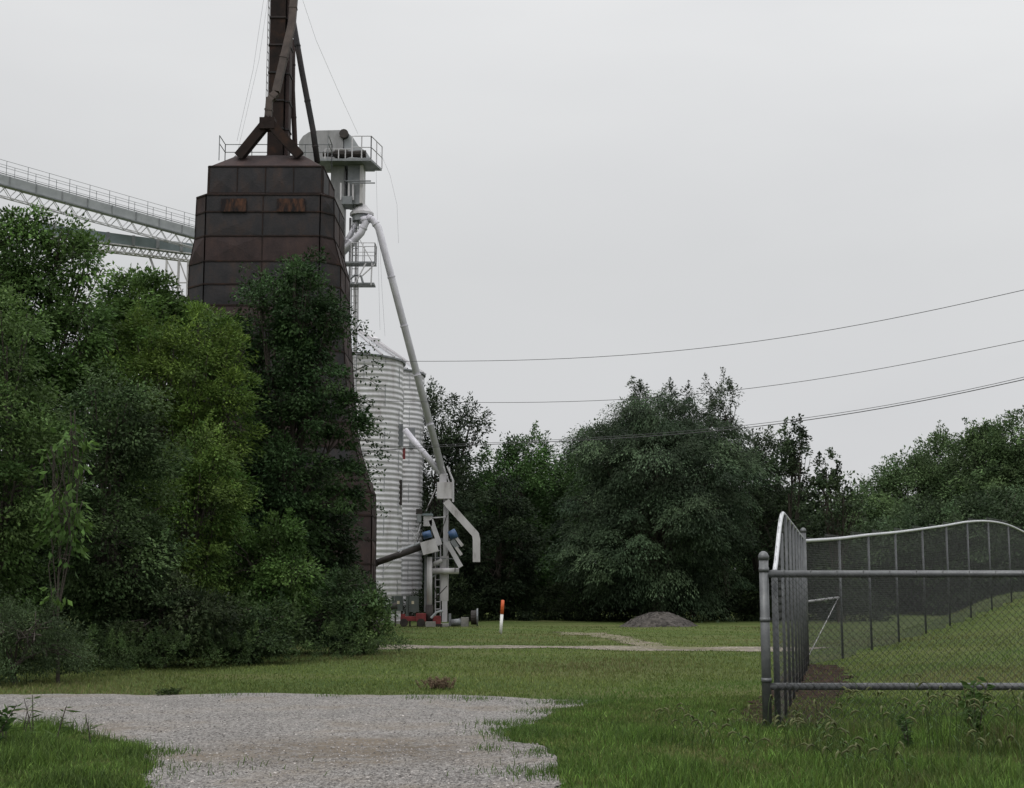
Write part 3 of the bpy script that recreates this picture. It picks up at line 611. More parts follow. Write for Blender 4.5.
def weed(name, label, x, y, h, seed, leaf, n, colA, colB, stems=3, cat='weed', ratio=.4, sprd=.25, sr=1.0, sm='bark', bs=0):
    rnd = random.Random(seed); t = thing(name, label, cat, (x, y, tz(x,y))); rg = np.random.default_rng(seed)
    mb = MB(); pos = []; dr = []
    for s in range(stems):
        a = rnd.uniform(0,6.28); q = Vector((math.cos(a)*h*sprd, math.sin(a)*h*sprd, h*rnd.uniform(.5 if bs else .75,1))); o0 = Vector((rnd.gauss(0,bs), rnd.gauss(0,bs), 0))
        mb.tube([o0-Vector((0,0,.02)), o0+q*.5+Vector((0,0,h*.06)), o0+q], 0, 5, radii=[.008*sr,.006*sr,.003*sr])
        for k in range(n):
            f = rnd.uniform(.15,1); pos.append(o0+q*f+Vector((0,0,h*.06*math.sin(f*3.14)))); b = rnd.uniform(0,6.28); dr.append((math.cos(b), math.sin(b), rnd.uniform(-.2,.6)))
    st = mb.build('stem', M[sm]); st.parent = t
    pos = np.array([tuple(p) for p in pos]); sz = leaf*rg.uniform(.6,1.3,len(pos))
    v, tt = leaf_quads(pos, np.array(dr), sz, sz*ratio, rg)
    lf = npmesh('foliage', v, tt, M['leaf'], np.repeat(gcol(rg, len(pos), colA, colB), 4, axis=0)); lf.parent = t
    return t
weed('leafy_weed', 'tall broad leaved weed growing through the low fence rail', 4.65, 14.6, .72, 3, .10, 40, (.04,.08,.022), (.07,.12,.03), 4, ratio=.42, sprd=.2)
weed('leafy_weed', 'leafy weed half hidden in tall grass below the lower fence rail', 3.9, 14.3, .42, 4, .07, 30, (.035,.07,.02), (.055,.095,.03), 4, sprd=.3)
gx, gy = G(440, 690); weed('dry_weed', 'brown dried weed clump on the lawn behind the gravel', gx, gy, .2, 5, .035, 60, (.12,.085,.06), (.2,.145,.10), 46, ratio=.3, sprd=.7, sr=.35, sm='dirt', bs=.13)
gx, gy = G(168, 695); weed('leafy_weed', 'small dark weed at the far edge of the gravel', gx, gy, .12, 6, .05, 16, (.03,.05,.018), (.045,.07,.02), 22, ratio=.35, sprd=.7, sr=.4, bs=.09)
for k_, (px_, h_) in enumerate(((33,.55),(22,.42),(55,.5),(92,.38),(5,.5))):
    gx, gy = G(px_, 742+k_*2); weed('tall_grass_stalk', ['tallest grass stalk standing up from the near left verge','short bent grass stalk left in the verge clump','grass stalk second from the right in the verge clump','rightmost grass stalk of the near left verge','broad grass stalk at the very left edge of the frame'][k_], gx, gy, h_, 30+k_, .16, 7, (.05,.09,.025), (.08,.13,.035), 2, cat='grass', ratio=.12, sprd=.2)
gx, gy = G(6, 770); weed('leafy_weed', 'broad leaved dark weed at the bottom left corner', -4.95, 13.6, .55, 7, .095, 36, (.03,.065,.018), (.055,.10,.026), 10, ratio=.45, sprd=.45, bs=.06)

# ------------------------------------------------------------------ marker post, gravel pile
b0 = G(500.5, 634.5); mk = thing('marker_post', 'white marker post with orange top standing on the lawn', 'marker post', (b0[0], b0[1], tz(*b0)))
D = b0[1]; bz = tz(*b0); p0 = Vector((b0[0], D, bz-.05)); p1 = P(502.8, 600, D); pm = p0.lerp(p1, .60)
MB().tube([p0, pm], .055, 12).build('post', M['white'], mk, True)
MB().tube([pm, p0.lerp(p1,.985), p1], 0, 12, radii=[.060,.060,.04]).build('orange_sleeve', M['orange'], mk, True)
pc = G(663, 627.5)
me_v = []; fs = []; rg = np.random.default_rng(8); nr, na = 16, 40
for a in range(nr+1):
    for q in range(na):
        t = a/nr; th = 2*math.pi*q/na; rx = 1.62*(1+.08*math.sin(th*3)+.04*math.sin(th*7)); hh = .68*(1-t**1.5)*(1 if t>.25 else 1-.12*(1-t/.25)) + rg.normal()*.016*(t<.98)
        x = pc[0]+rx*t*math.cos(th); y = pc[1]+1.5+1.5*t*math.sin(th); me_v.append((x, y, tz(x,y)-.03+max(0,hh)))
for a in range(nr):
    for q in range(na): fs.append((a*na+q, (a+1)*na+q, (a+1)*na+(q+1)%na, a*na+(q+1)%na))
o = MB().add(me_v, fs).build('gravel_pile', M['pile']); tag(o, 'low dark heap of gravel in front of the tree line', 'gravel pile')

# ------------------------------------------------------------------ chain link fences
def path_fn(path):
    pts = np.array(path, float); seg = np.hypot(np.diff(pts[:,0]), np.diff(pts[:,1])); s = np.concatenate([[0], np.cumsum(seg)])
    return s, pts
def link_mesh(name, path, parent, cell=.072, r=.0024, step=.13, m=None):
    s, pts = path_fn(path); L = s[-1]; zt = pts[:,3].max(); zb = pts[:,2].min(); H = zt-zb
    A = []; B = []
    sp = cell*math.sqrt(2)
    for fam in (1, -1):
        off = np.arange(-H-sp, L+H+sp, sp)
        tt = np.arange(0, H, step)
        o_, t_ = np.meshgrid(off, tt); a_s = (o_+fam*t_).ravel(); a_z = (zb+t_).ravel(); b_s = (o_+fam*(t_+step)).ravel(); b_z = (zb+t_+step).ravel()
        ms, mz = (a_s+b_s)/2, (a_z+b_z)/2
        ok = (ms > 0) & (ms < L) & (mz > np.interp(ms, s, pts[:,2])) & (mz < np.interp(ms, s, pts[:,3]))
        a_s, a_z, b_s, b_z = a_s[ok], a_z[ok], b_s[ok], b_z[ok]
        oy = fam*r*1.1
        A.append(np.stack([np.interp(a_s, s, pts[:,0]), np.interp(a_s, s, pts[:,1])+oy, a_z], 1)); B.append(np.stack([np.interp(b_s, s, pts[:,0]), np.interp(b_s, s, pts[:,1])+oy, b_z], 1))
    A = np.concatenate(A); B = np.concatenate(B); n = len(A)
    d = B-A; d /= np.linalg.norm(d, axis=1, keepdims=True)+1e-9
    u = np.cross(d, np.array([0,1.,.01])); bad = np.linalg.norm(u, axis=1) < .05; u[bad] = np.cross(d[bad], np.array([1.,0,0])); u /= np.linalg.norm(u, axis=1, keepdims=True); w_ = np.cross(d, u)
    ring = [u*math.cos(q*2.0944)*r+w_*math.sin(q*2.0944)*r for q in range(3)]
    v = np.stack([A+ring[0], A+ring[1], A+ring[2], B+ring[0], B+ring[1], B+ring[2]], 1).reshape(-1,3)
    k = np.arange(n)[:,None]*6
    f = np.concatenate([k+np.array([q]) for q in ([0,1,4,3],[1,2,5,4],[2,0,3,5])], 0)
    return npmesh(name, v, f, m or M['fence_wire'], None, parent)
def post(parent, x, y, zb, zt, r, name='post', cap=True, pm='fence_pipe'):
    mb = MB(); mb.tube([(x,y,zb-.1),(x,y,zt)], r, 14)
    o = mb.build(name, M[pm], parent, True)
    if cap:
        c = MB(); c.tube([(x,y,zt-.04),(x,y,zt+.0),(x,y,zt+.035),(x,y,zt+.055)], 0, 14, radii=[r*1.16,r*1.16,r*.85,r*.3]).build('post_cap', M['fence_pipe'], o, True)
    return o
def along(path, s_):
    s, p = path_fn(path); return [float(np.interp(s_, s, p[:,k])) for k in range(4)]

# low front panel
fy = 16.25
cp = P(766, 574, fy); zr1 = cp.z; zr2 = zat(686.5, fy); X0 = P(764.5, 600, fy).x; X1 = 12.5
ff = thing('chain_link_fence', 'low near fence of two pipe rails crossing the right foreground', 'fence', (X0, fy, 0))
cpost = post(ff, X0, fy, tz(X0,fy), zat(556, fy), .054, 'corner_post')
for (za, zb_) in ((.55,.60),(1.22,1.27),(1.78,1.83)):
    MB().tube([(X0,fy,za),(X0,fy,zb_)], .059, 14).build('band', M['fence_pipe'], cpost, True)
for zr, nm in ((zr1,'top_rail'),(zr2,'bottom_rail')):
    rl = MB(); rl.tube([(X0+.03,fy,zr),(X1,fy,zr)], .040, 14).build(nm, M['fence_pipe'], ff, True)
tie = MB()
k = X0+.2
while k < X1:
    for zr in (zr1, zr2): tie.tube([(k,fy,zr-.044),(k+.012,fy-.044,zr-.012),(k+.02,fy-.03,zr+.034),(k+.03,fy,zr+.046)], .004, 5)
    k += .30
tie.build('wire_ties', M['fence_wire'], ff)
post(ff, 9.2, fy, tz(9.2,fy), zr1+.02, .045)
post(ff, X1, fy, tz(X1,fy), zr1+.05, .05)
link_mesh('wire_mesh', [(X0+.05,fy-.05,.06,zr1+.0),(X1,fy-.05,.1+tz(X1,fy)*.8,zr1)], ff, cell=.058, r=.0026, m=M['fence_wire_dark'])

# tall side fence: arcs up from the low corner then runs back to the far corner
zh = 2.60
side = []
for t in np.linspace(0, 1, 34):
    x = FA.x+.10+(FB.x-FA.x-.10)*t; y = FA.y+.12+(FB.y-FA.y-.12)*t
    q = min(1, (y-FA.y-.12)/3.0); rise = math.sin(q*math.pi/2)**1.25
    side.append((x, y, tz(x,y)+.04, zr1+.03+(zh-zr1-.03)*rise + (.0)*t))
sf = thing('chain_link_fence', 'tall side fence whose top rail arcs up and runs back to the far corner', 'fence', (FA.x, FA.y, 0))
MB().tube([(a,b,d) for a,b,c,d in side], .027, 12).build('top_rail', M['rail_bright'], sf, True)
link_mesh('wire_mesh', [(a,b-.0,c,d+.05) for a,b,c,d in side], sf, cell=.13, r=.0013)
Ls = path_fn(side)[0][-1]
for k in range(1, 9):
    a = along(side, Ls*k/9.0); post(sf, a[0]+.03, a[1], a[2], a[3]-.02, .019, cap=False, pm='fence_post')
post(sf, FA.x+.10, FA.y+.14, 0, zr1+.05, .036, cap=False, pm='fence_post')
# outfield fence from the far corner
bk_px = [(803.5,541),(839,538.5),(868,535),(895,532.5),(922,529),(946,525.5),(967,522),(988,521.3),(1008,525),(1028,534),(1050,543),(1075,550)]
bD = [29.5,32.2,34.8,37.4,40.0,42.7,45.3,47.9,50.5,53,55.4,57.8]
back = []
for (px, py), D in zip(bk_px, bD):
    p = P(px, py, D); back.append((p.x, D, tz(p.x,D)+.05, p.z))
def dens(path, n=8):
    out = []
    P4 = [path[0]]+list(path)+[path[-1]]
    for a in range(1, len(P4)-2):
        for q in range(n):
            t = q/n; r_ = []
            for c in range(4):
                p0,p1,p2,p3 = (P4[a+e][c] for e in (-1,0,1,2))
                r_.append(.5*((2*p1)+(-p0+p2)*t+(2*p0-5*p1+4*p2-p3)*t*t+(-p0+3*p1-3*p2+p3)*t**3))
            r_[2] = tz(r_[0], r_[1])+.05; out.append(tuple(r_))
    out.append(path[-1]); return out
backd = dens(back)
of = thing('chain_link_fence', 'tall outfield fence with a pale wavy top rail climbing the grass bank', 'fence', (back[0][0], back[0][1], 0))
MB().tube([(a,b,d) for a,b,c,d in backd], .036, 10).build('top_rail', M['rail_bright'], of, True)
link_mesh('wire_mesh', [(a,b,c,d+.07) for a,b,c,d in backd], of, r=.0036, cell=.07)
post(of, back[0][0], back[0][1], back[0][2], back[0][3]+.22, .055, 'corner_post')
for a in back[1:]: post(of, a[0], a[1], a[2], a[3]-.02, .029, cap=False, pm='fence_post')
pA = P(804, 602, 29.5); pB = P(838.5, 597.5, 32.2)
MB().rod(pA, pB, .025).build('brace_rail', M['galv'], of, True)
MB().rod(pB, P(809, 655, 29.9), .010).build('truss_rod', M['galv'], of, True)

# ------------------------------------------------------------------ rusty tower
TX, TY = -9.0, 52.0
tw = thing('rusty_dryer_tower', 'dark rusted steel tower of stacked panels widening towards its foot', 'tower', (TX, TY, 0))
def ring(z, wv, dv, c):
    x0,x1,y0,y1 = TX-wv, TX+wv, TY-dv, TY+dv+max(0, wv-2.5)
    return [Vector(p) for p in ((x0+c,y0,z),(x1-c,y0,z),(x1,y0+c,z),(x1,y1-c,z),(x1-c,y1,z),(x0+c,y1,z),(x0,y1-c,z),(x0,y0+c,z))]
# the front face keeps its width all the way down; only the cut corners and the sides step outwards
lev = [(165,2.1,1.62,.05),(192,2.11,1.62,.05)]
for y_, w_h in ((196,2.5),(213,2.52),(237,2.53),(262,2.76),(285,2.77),(306,2.78),(326,2.85),(349,2.92),(373,2.98),(397,3.05),(420,3.13),(446,3.33),(471,3.62),(489,3.86),(513,3.9),(538,3.9),(563,3.9),(588,3.9)):
    lev.append((y_, w_h, 1.98, w_h-2.07))
zs = [zat(y_, 50.2) for y_, *_ in lev]
shell = MB(); fl = MB(); prnd = random.Random(2)
rings = [ring(z, a, b, c) for z, (_, a, b, c) in zip(zs, lev)]
def panel(a, b, c, d, mi, push):
    a, b, c, d = map(Vector, (a, b, c, d)); n = (b-a).cross(d-a); n.normalize(); m = (a+b+c+d)/4 + n*(push*prnd.uniform(.3,1.3)); m += Vector((prnd.uniform(-.1,.1),0,prnd.uniform(-.08,.08)))
    shell.add([a,b,c,d,m], [(0,1,4),(1,2,4),(2,3,4),(3,0,4)], mi)
brown = {4, 7, 12, 14, 15, 16, 17, 18}
for i in range(len(lev)-1):
    hi, lo = rings[i], rings[i+1]; flare = i == 1
    for s in range(8):
        a, b = hi[s], hi[(s+1)%8]; c, d = lo[(s+1)%8], lo[s]
        if (b-a).length < .12: shell.add([d,c,b,a], [(0,1,2,3)], 0); continue
        ncol = {0:(4 if i == 0 else 2), 2:2, 4:2, 6:2}.get(s, 1)
        for q in range(ncol):
            t0, t1 = q/ncol, (q+1)/ncol
            mi = 1 if (i in brown or flare or (s in (2,3) and i >= 3) or prnd.random() < .06) else 0
            panel(d.lerp(c,t0), d.lerp(c,t1), a.lerp(b,t1), a.lerp(b,t0), mi, 0 if flare else .035)
        for q in range(ncol+1):
            t = q/ncol; fl.bar(a.lerp(b,t), d.lerp(c,t), .018)
    for s in range(8):
        a, b = hi[s], hi[(s+1)%8]; fl.bar(a, b, .027)
for s in range(8): fl.bar(rings[-1][s], rings[-1][(s+1)%8], .06)
shell.build('shell', [M['rust_dark'], M['rust_brown']], tw); fl.build('flanges', M['rust_edge'], tw)
# sloped cap
zt = zat(155, 51.2); top = ring(zt, 1.25, .75, .05); cap = MB(); r0_ = rings[0]
for s in range(8): cap.add([r0_[s], r0_[(s+1)%8], top[(s+1)%8], top[s]], [(0,1,2,3)])
cap.add(top, [tuple(range(8))]); cap.build('sloped_roof', M['rust_brown'], tw)
for (xa, xb) in ((221,246),(277,305)):
    f0 = TY-1.98-.075; pa = P(xa, 198.5, f0); pb = P(xb, 211.5, f0)
    MB().box((pa.x, f0, pb.z), (pb.x, f0+.02, pa.z)).build('rust_patch', M['rust_orange'], tw)
# underside, legs, plinth
ub = MB(); ub.add([p+Vector((0,0,.01)) for p in rings[-1]], [tuple(range(8))[::-1]]); ub.build('underside', M['iron'], tw)
for sx in (-1,1):
    for sy in (-1,1): MB().box((TX+sx*1.9-.12, TY+sy*1.7-.12, 0), (TX+sx*1.9+.12, TY+sy*1.7+.12, zs[-1])).build('leg', M['iron'], tw)
hp = MB(); a_ = ring(zs[-1]-.01, 2.9, 1.7, .4); b_ = ring(.35, 1.0, .8, .2)
for s in range(8): hp.add([b_[s], b_[(s+1)%8], a_[(s+1)%8], a_[s]], [(0,1,2,3)])
hp.build('hopper', M['rust_dark'], tw)
MB().box((TX-3.6,TY-2.9,0),(TX+3.6,TY+2.9,.18)).build('plinth', M['concrete'], tw)
# hand rail around the top
hr = MB(); zc = zs[0]
cor = [P(214.5,158,51.0), P(240,152,52.6), P(300,152,52.6), P(330,158,51.5)]
y0_, y1_ = TY-1.2, TY+1.5; x0_, x1_ = TX-2.15, TX+2.0
zr0 = zat(160, 53.5); zr9 = zat(144.5, 53.5)
for (xa, ya, xb, yb) in ((x0_,y0_+1.6,x0_,y1_),(x0_,y1_,x1_,y1_),(x1_,y1_,x1_,y1_-1.2)):
    for zz in (zr9, (zr0+zr9)/2): hr.rod((xa,ya,zz),(xb,yb,zz), .018, 6)
    nn_ = 4 if abs(xb-xa) > 2 else 1
    for q in range(nn_+1):
        t = q/nn_; hr.rod((xa+(xb-xa)*t, ya+(yb-ya)*t, zr0-.35), (xa+(xb-xa)*t, ya+(yb-ya)*t, zr9), .018, 6)
hr.rod((x0_,y1_,zr0-.2),(x0_+.9,y1_,zr9), .016, 6)
hr.build('hand_rail', M['galv_dark'], tw)

# dark bucket elevator leg above the tower
lg = thing('dark_elevator_leg', 'dark brown bucket elevator shaft rising from the tower out of view', 'grain elevator', P(280,155,52.2))
zb_ = zat(157, 52); ztop = 28.5
xL0, xL1 = P(270.5,80,52.4).x, P(285.5,80,52.4).x; xR0, xR1 = P(286.8,80,52.4).x, P(291,80,52.4).x
MB().box((xL0,52.0,zb_-.2),(xL1,52.9,ztop)).build('up_trunk', M['rust_edge'], lg)
MB().box((xR0,52.15,zb_-.2),(xR1-.02,52.75,ztop)).build('down_trunk', M['rust_brown'], lg)
zz = zb_
while zz < ztop:
    fm = MB(); fm.box((xL0-.03,51.96,zz),(xL1+.03,52.94,zz+.06)); fm.box((xR0+.005,52.12,zz),(xR1+.01,52.78,zz+.06)); fm.build('trunk_flange', M['rust_dark'], lg); zz += 1.1
ld = MB(); lx = xL0-.09
for yy in (52.05, 52.40): ld.rod((lx,yy,zb_+1.2),(lx,yy,ztop), .012, 5)
zz = zb_+1.2
while zz < ztop: ld.rod((lx,52.05,zz),(lx,52.40,zz), .01, 5); zz += .3
ld.build('ladder', M['iron'], lg)
hd = MB(); hd.box((xL0-.35,51.8,ztop),(xR1+.35,53.1,ztop+1.1)); hd.tube([(xL0-.35,52.45,ztop+1.1),(xR1+.35,52.45,ztop+1.1)], .65, 16); hd.build('head', M['rust_brown'], lg)
# spouts
def spout(label, pts, r, m, n=4, name='spout'):
    t = thing(name, label, 'spout', pts[-1]); MB().tube(pts, r, n).build('duct', m, t, n > 6)
    for a, b in zip(pts[:-1], pts[1:]):
        L = (b-a).length; k = max(1, int(L/2.4))
        for q in range(1, k+1):
            c = a.lerp(b, q/(k+1)); u = (b-a).normalized()*.03; MB().tube([c-u, c+u], r*1.13, n).build('joint_collar', m, t)
    return t
DS = 50.9
M['spout_silver'] = mat('pale_silver_spout', [(0.3,(.46,.45,.50)),(0.6,(.58,.57,.62)),(0.8,(.66,.65,.70))], 0.5, 0.1, scale=2.0)
M['spout_brown'] = mat('grey_brown_spout', [(0.3,(.045,.036,.034)),(0.7,(.10,.078,.07))], 0.7, 0.1, scale=2.5, spec=.3)
spout('grey brown square spout slanting across the dark shaft', [P(295,-60,51.3), P(294.5,-8,51.3), P(292,24,51.2), P(276,92,DS)], .13, M['spout_brown'])
spout('short square spout above the forked chute', [P(276.2,93,DS-.02), P(269.5,100.5,DS-.05), P(268,120,DS-.05)], .125, M['spout_brown'])
fk = thing('forked_chute', 'inverted V chute straddling the tower roof peak', 'chute', P(268,120,DS-.1))
MB().tube([P(270,119,DS-.1), P(239,157,50.9)], .17, 4).build('left_arm', M['rust_edge'], fk)
MB().tube([P(267,120,DS-.16), P(300,156,50.9)], .175, 4).build('right_arm', M['rust_edge'], fk)
sc = P(268,121,DS-.1); MB().box((sc.x-.28,sc.y-.22,sc.z-.35),(sc.x+.28,sc.y+.24,sc.z+.08)).build('junction_box', M['rust_edge'], fk)
spout('dark round spout dropping straight to the tower roof', [P(293,40,53.0), P(292.5,90,53.1), P(295,145,53.1), P(295,160,53.1)], .10, M['rust_brown'], 10)
spout('long dark round spout slanting right of the shaft', [P(293,20,51.8), P(302,72,51.8), P(313,130,51.8), P(317.5,163,51.8)], .11, M['rust_dark'], 10)
# guy cables
def cable(label, pts, r, m, name='guy_cable', cat='cable', group=None):
    o = MB().tube(pts, r, 5).build(name, m); tag(o, label, cat, group); return o
cable('faint guy cable falling left from the dark shaft', [P(268,-30,52), P(253,70,52), P(237,141,52)], .006, M['guy'])
cable('second faint guy cable just inside the left one', [P(272,-30,52), P(259,60,52), P(238,150,52)], .005, M['guy'])
cable('faint guy cable falling right to the white headhouse', [P(296,-20,55), P(316,40,56), P(340,95,58), P(358,134,59)], .006, M['guy'])
cable('thin cable hanging from the headhouse platform', [P(380,152,60), P(390,175,60), P(397,205,60), P(398.5,243,60)], .006, M['guy'])
cable('thin vertical cable behind the slanting pipe', [P(376,163,60.5), P(378,250,60.5), P(380,330,60.5)], .005, M['guy'])
cable('thin vertical cable nearest to the slanting pipe', [P(379,225,60.6), P(382,290,60.6), P(385,336,60.6)], .005, M['guy'])

# ------------------------------------------------------------------ white headhouse elevator behind the tower
E = 60.0
M['head_paint'] = mat('dull_pale_steel', [(0.28,(.12,.12,.125)),(0.45,(.22,.22,.225)),(0.7,(.31,.31,.32))], 0.55, 0.1, scale=2.2, stretch=(1,1,.35))
wh = thing('white_elevator_head', 'pale round topped elevator head with a railed platform behind the tower', 'grain elevator', (P(345,160,E).x, E, 0))
prof = [(299,163),(299,142),(303,136),(309,132),(317,130.5),(340,130),(343,131.5),(343,163)]
def extrude(mb, prof, y0, y1, Dr, mi=0):
    a = [P(px,py,Dr) for px,py in prof]; n = len(a); f = [Vector((p.x,y0,p.z)) for p in a]; b = [Vector((p.x,y1,p.z)) for p in a]
    mb.add(f+b, [tuple(range(n))[::-1], tuple(range(n,2*n))]+[(q,(q+1)%n,n+(q+1)%n,n+q) for q in range(n)], mi)
mb = MB(); extrude(mb, prof, E, E+1.5, E); mb.build('hood', M['head_paint'], wh)
mb = MB(); extrude(mb, [(343.5,163),(343.5,132),(347,131.5),(353,137),(358,145),(366,151),(372,160),(372,163)], E+.1, E+1.3, E); mb.build('discharge_hood', M['grey_panel'], wh)
MB().tube([P(344,134,E-.05)+Vector((0,-.1,0)), P(344,134,E-.05)+Vector((0,.3,0))], .2, 12).build('bearing', M['iron'], wh)
_m = [P(x_,154,E-.35) for x_ in (323,334,336,346,350,358,366)]; _z = _m[0].z
MB().tube([Vector((p.x,E-.35,_z)) for p in _m], 0, 10, radii=[.12,.13,.2,.2,.13,.17,.17]).build('drive_shaft', M['iron'], wh)
dz = zat(158.5, E-.6); pf0, pf1 = P(318,158,E-.6), P(371,158,E-.6); pb1, pb0 = P(382,158,E+.9), P(318,158,E+.9)
dk = MB(); dk.add([(p.x,p.y,dz-.1) for p in (pf0,pf1,pb1,pb0)]+[(p.x,p.y,dz) for p in (pf0,pf1,pb1,pb0)], [(0,3,2,1),(4,5,6,7),(0,1,5,4),(1,2,6,5),(2,3,7,6),(3,0,4,7)]); dk.build('platform', M['galv_dark'], wh)
rl = MB()
def railing(mb, pts, h=1.05, n=4, r=.022):
    for a, b in zip(pts[:-1], pts[1:]):
        a, b = Vector(a), Vector(b)
        for hh in (h, h*.5): mb.rod(a+Vector((0,0,hh)), b+Vector((0,0,hh)), r*.8, 6)
        for q in range(n+1): c = a.lerp(b, q/n); mb.rod(c, c+Vector((0,0,h)), r, 6)
railing(rl, [(P(352,158,E-.6).x,E-.6,dz),(pf1.x,E-.6,dz),(pb1.x,E+.9,dz)], 1.0, 2, .026)
for q in range(5):
    x_ = pf0.x+.3+(P(352,158,E-.6).x-pf0.x-.3)*q/4; rl.rod((x_,E-.58,dz),(x_,E-.58,dz+.42), .026, 6)
rl.rod((pf0.x+.3,E-.58,dz+.42),(P(352,158,E-.6).x,E-.58,dz+.42), .022, 6)
rl.build('railing', M['galv'], wh)
# trunks below the platform
def pbox(parent, name, xa, ya, xb, yb, Df, dep, m):
    a, b = P(xa,ya,Df), P(xb,yb,Df); return MB().box((a.x,Df,b.z),(b.x,Df+dep,a.z)).build(name, m, parent)
pbox(wh, 'leg_trunk', 331, 163, 342, 330, E+.2, .8, M['head_paint'])
pbox(wh, 'inner_trunk', 342.6, 164, 347.5, 196, E+.9, .5, M['galv_dark'])
pbox(wh, 'garner_box', 348, 164, 361.5, 204, E, 1.0, M['galv_dark'])
pbox(wh, 'box_panel', 360, 165, 362.5, 203, E-.06, 1.1, M['white_paint'])
rr = MB(); rr.rod(P(345,181,E-.2), P(371,181,E-.2), .03, 6); rr.rod(P(352,183,E-.3), P(375,183,E-.3), .03, 6); rr.build('arm', M['galv_dark'], wh)
for a in (341,349,353): 
    q = MB(); q.rod(P(a,183,E-.1), P(a,200,E-.1), .05, 6); q.build('strut', M['galv'], wh)
pbox(wh, 'lower_box', 342, 196, 352, 204, E-.2, .9, M['galv_dark'])
# distributor with its spouts
ds = thing('spout_distributor', 'small conical distributor feeding the silver spouts', 'distributor', P(363,214,E))
c0 = P(362,205,E+.4); c1 = P(361.5,214,E+.4)
MB().tube([c0, Vector((c0.x,c0.y,c1.z+.03)), Vector((c0.x,c0.y,c1.z-.08))], 0, 14, radii=[.18,.52,.52]).build('cone', M['galv'], ds)
MB().tube([Vector((c0.x,c0.y,c1.z-.09)), Vector((c0.x,c0.y,c1.z-.35))], .42, 14).build('outlet_ring', M['galv_dark'], ds)
spout('long silver pipe slanting from the distributor down to the white receiving box', [P(367,217,E), P(373,220,E), P(378.5,228,E), P(443,474,61)], .155, M['spout_silver'], 14, 'spout_pipe')
spout('short silver spout leaning left from the distributor', [P(364,217,E), P(365.5,223,E), P(361,233,E), P(343,252,E)], .165, M['spout_silver'], 14, 'spout_pipe')
spout('thin silver spout at the edge of the rusty tower', [P(358,216,E+.4), P(357,222,E+.4), P(352,232,E+.4), P(343,248,E+.4)], .12, M['spout_silver'], 12, 'spout_pipe')
# support frame with two small platforms and ladder
sp_ = thing('ladder_frame', 'slim steel frame with two railed landings beside the tower', 'steel frame', (P(352,300,E).x, E+.5, 0))
for xx in (350.5, 356.5):
    MB().rod(P(xx,218,E+.8), Vector((P(xx,300,E+.8).x, E+.8, 0)), .055, 6).build('column', M['galv'], sp_)
l_ = MB(); xa, xb = P(351.5,300,E+.3).x, P(357.5,300,E+.3).x; z_ = 9
while z_ < zat(216,E): l_.rod((xa,E+.3,z_),(xb,E+.3,z_), .016, 5); z_ += .3
for xq in (xa, xb): l_.rod((xq,E+.3,9),(xq,E+.3,zat(216,E)), .02, 5)
l_.build('ladder', M['galv_dark'], sp_)
for (yp, xr, h_) in ((263.5, 376, .82), (284.5, 375, .6)):
    za = zat(yp, E); x0q, x1q = P(345,yp,E).x, P(xr,yp,E).x
    pl = MB().box((x0q,E-.4,za-.07),(x1q,E+.3,za)).build('landing', M['galv_dark'], sp_)
    if h_ > .7: m_ = MB(); railing(m_, [(x0q+.3,E-.38,za),(x1q-.02,E-.38,za),(x1q-.02,E+.28,za),(x0q+.3,E+.28,za)], h_, 2, .02); m_.build('railing', M['galv'], pl)
br = MB()
br.rod(P(372,263,E-.7), P(371,285,E-.7), .03, 6); br.rod(P(375,264,E-.7), P(362,276,E-.7), .03, 6); br.rod(P(366,263,E-.7), P(355,284,E-.7), .03, 6); br.rod(P(360,240,E-.7), P(372,262,E-.7), .02, 6)
br.rod(P(358,286,E-.2), P(358,322,E-.2), .03, 6); br.rod(P(354,286,E-.2), P(354,325,E-.2), .03, 6); br.build('brace', M['galv'], sp_)
MB().tube([P(350,279,E-.3), P(355,275,E-.3), P(361,276,E-.3), P(363,283,E-.3)], .05, 8).build('hose_bend', M['galv_dark'], sp_)

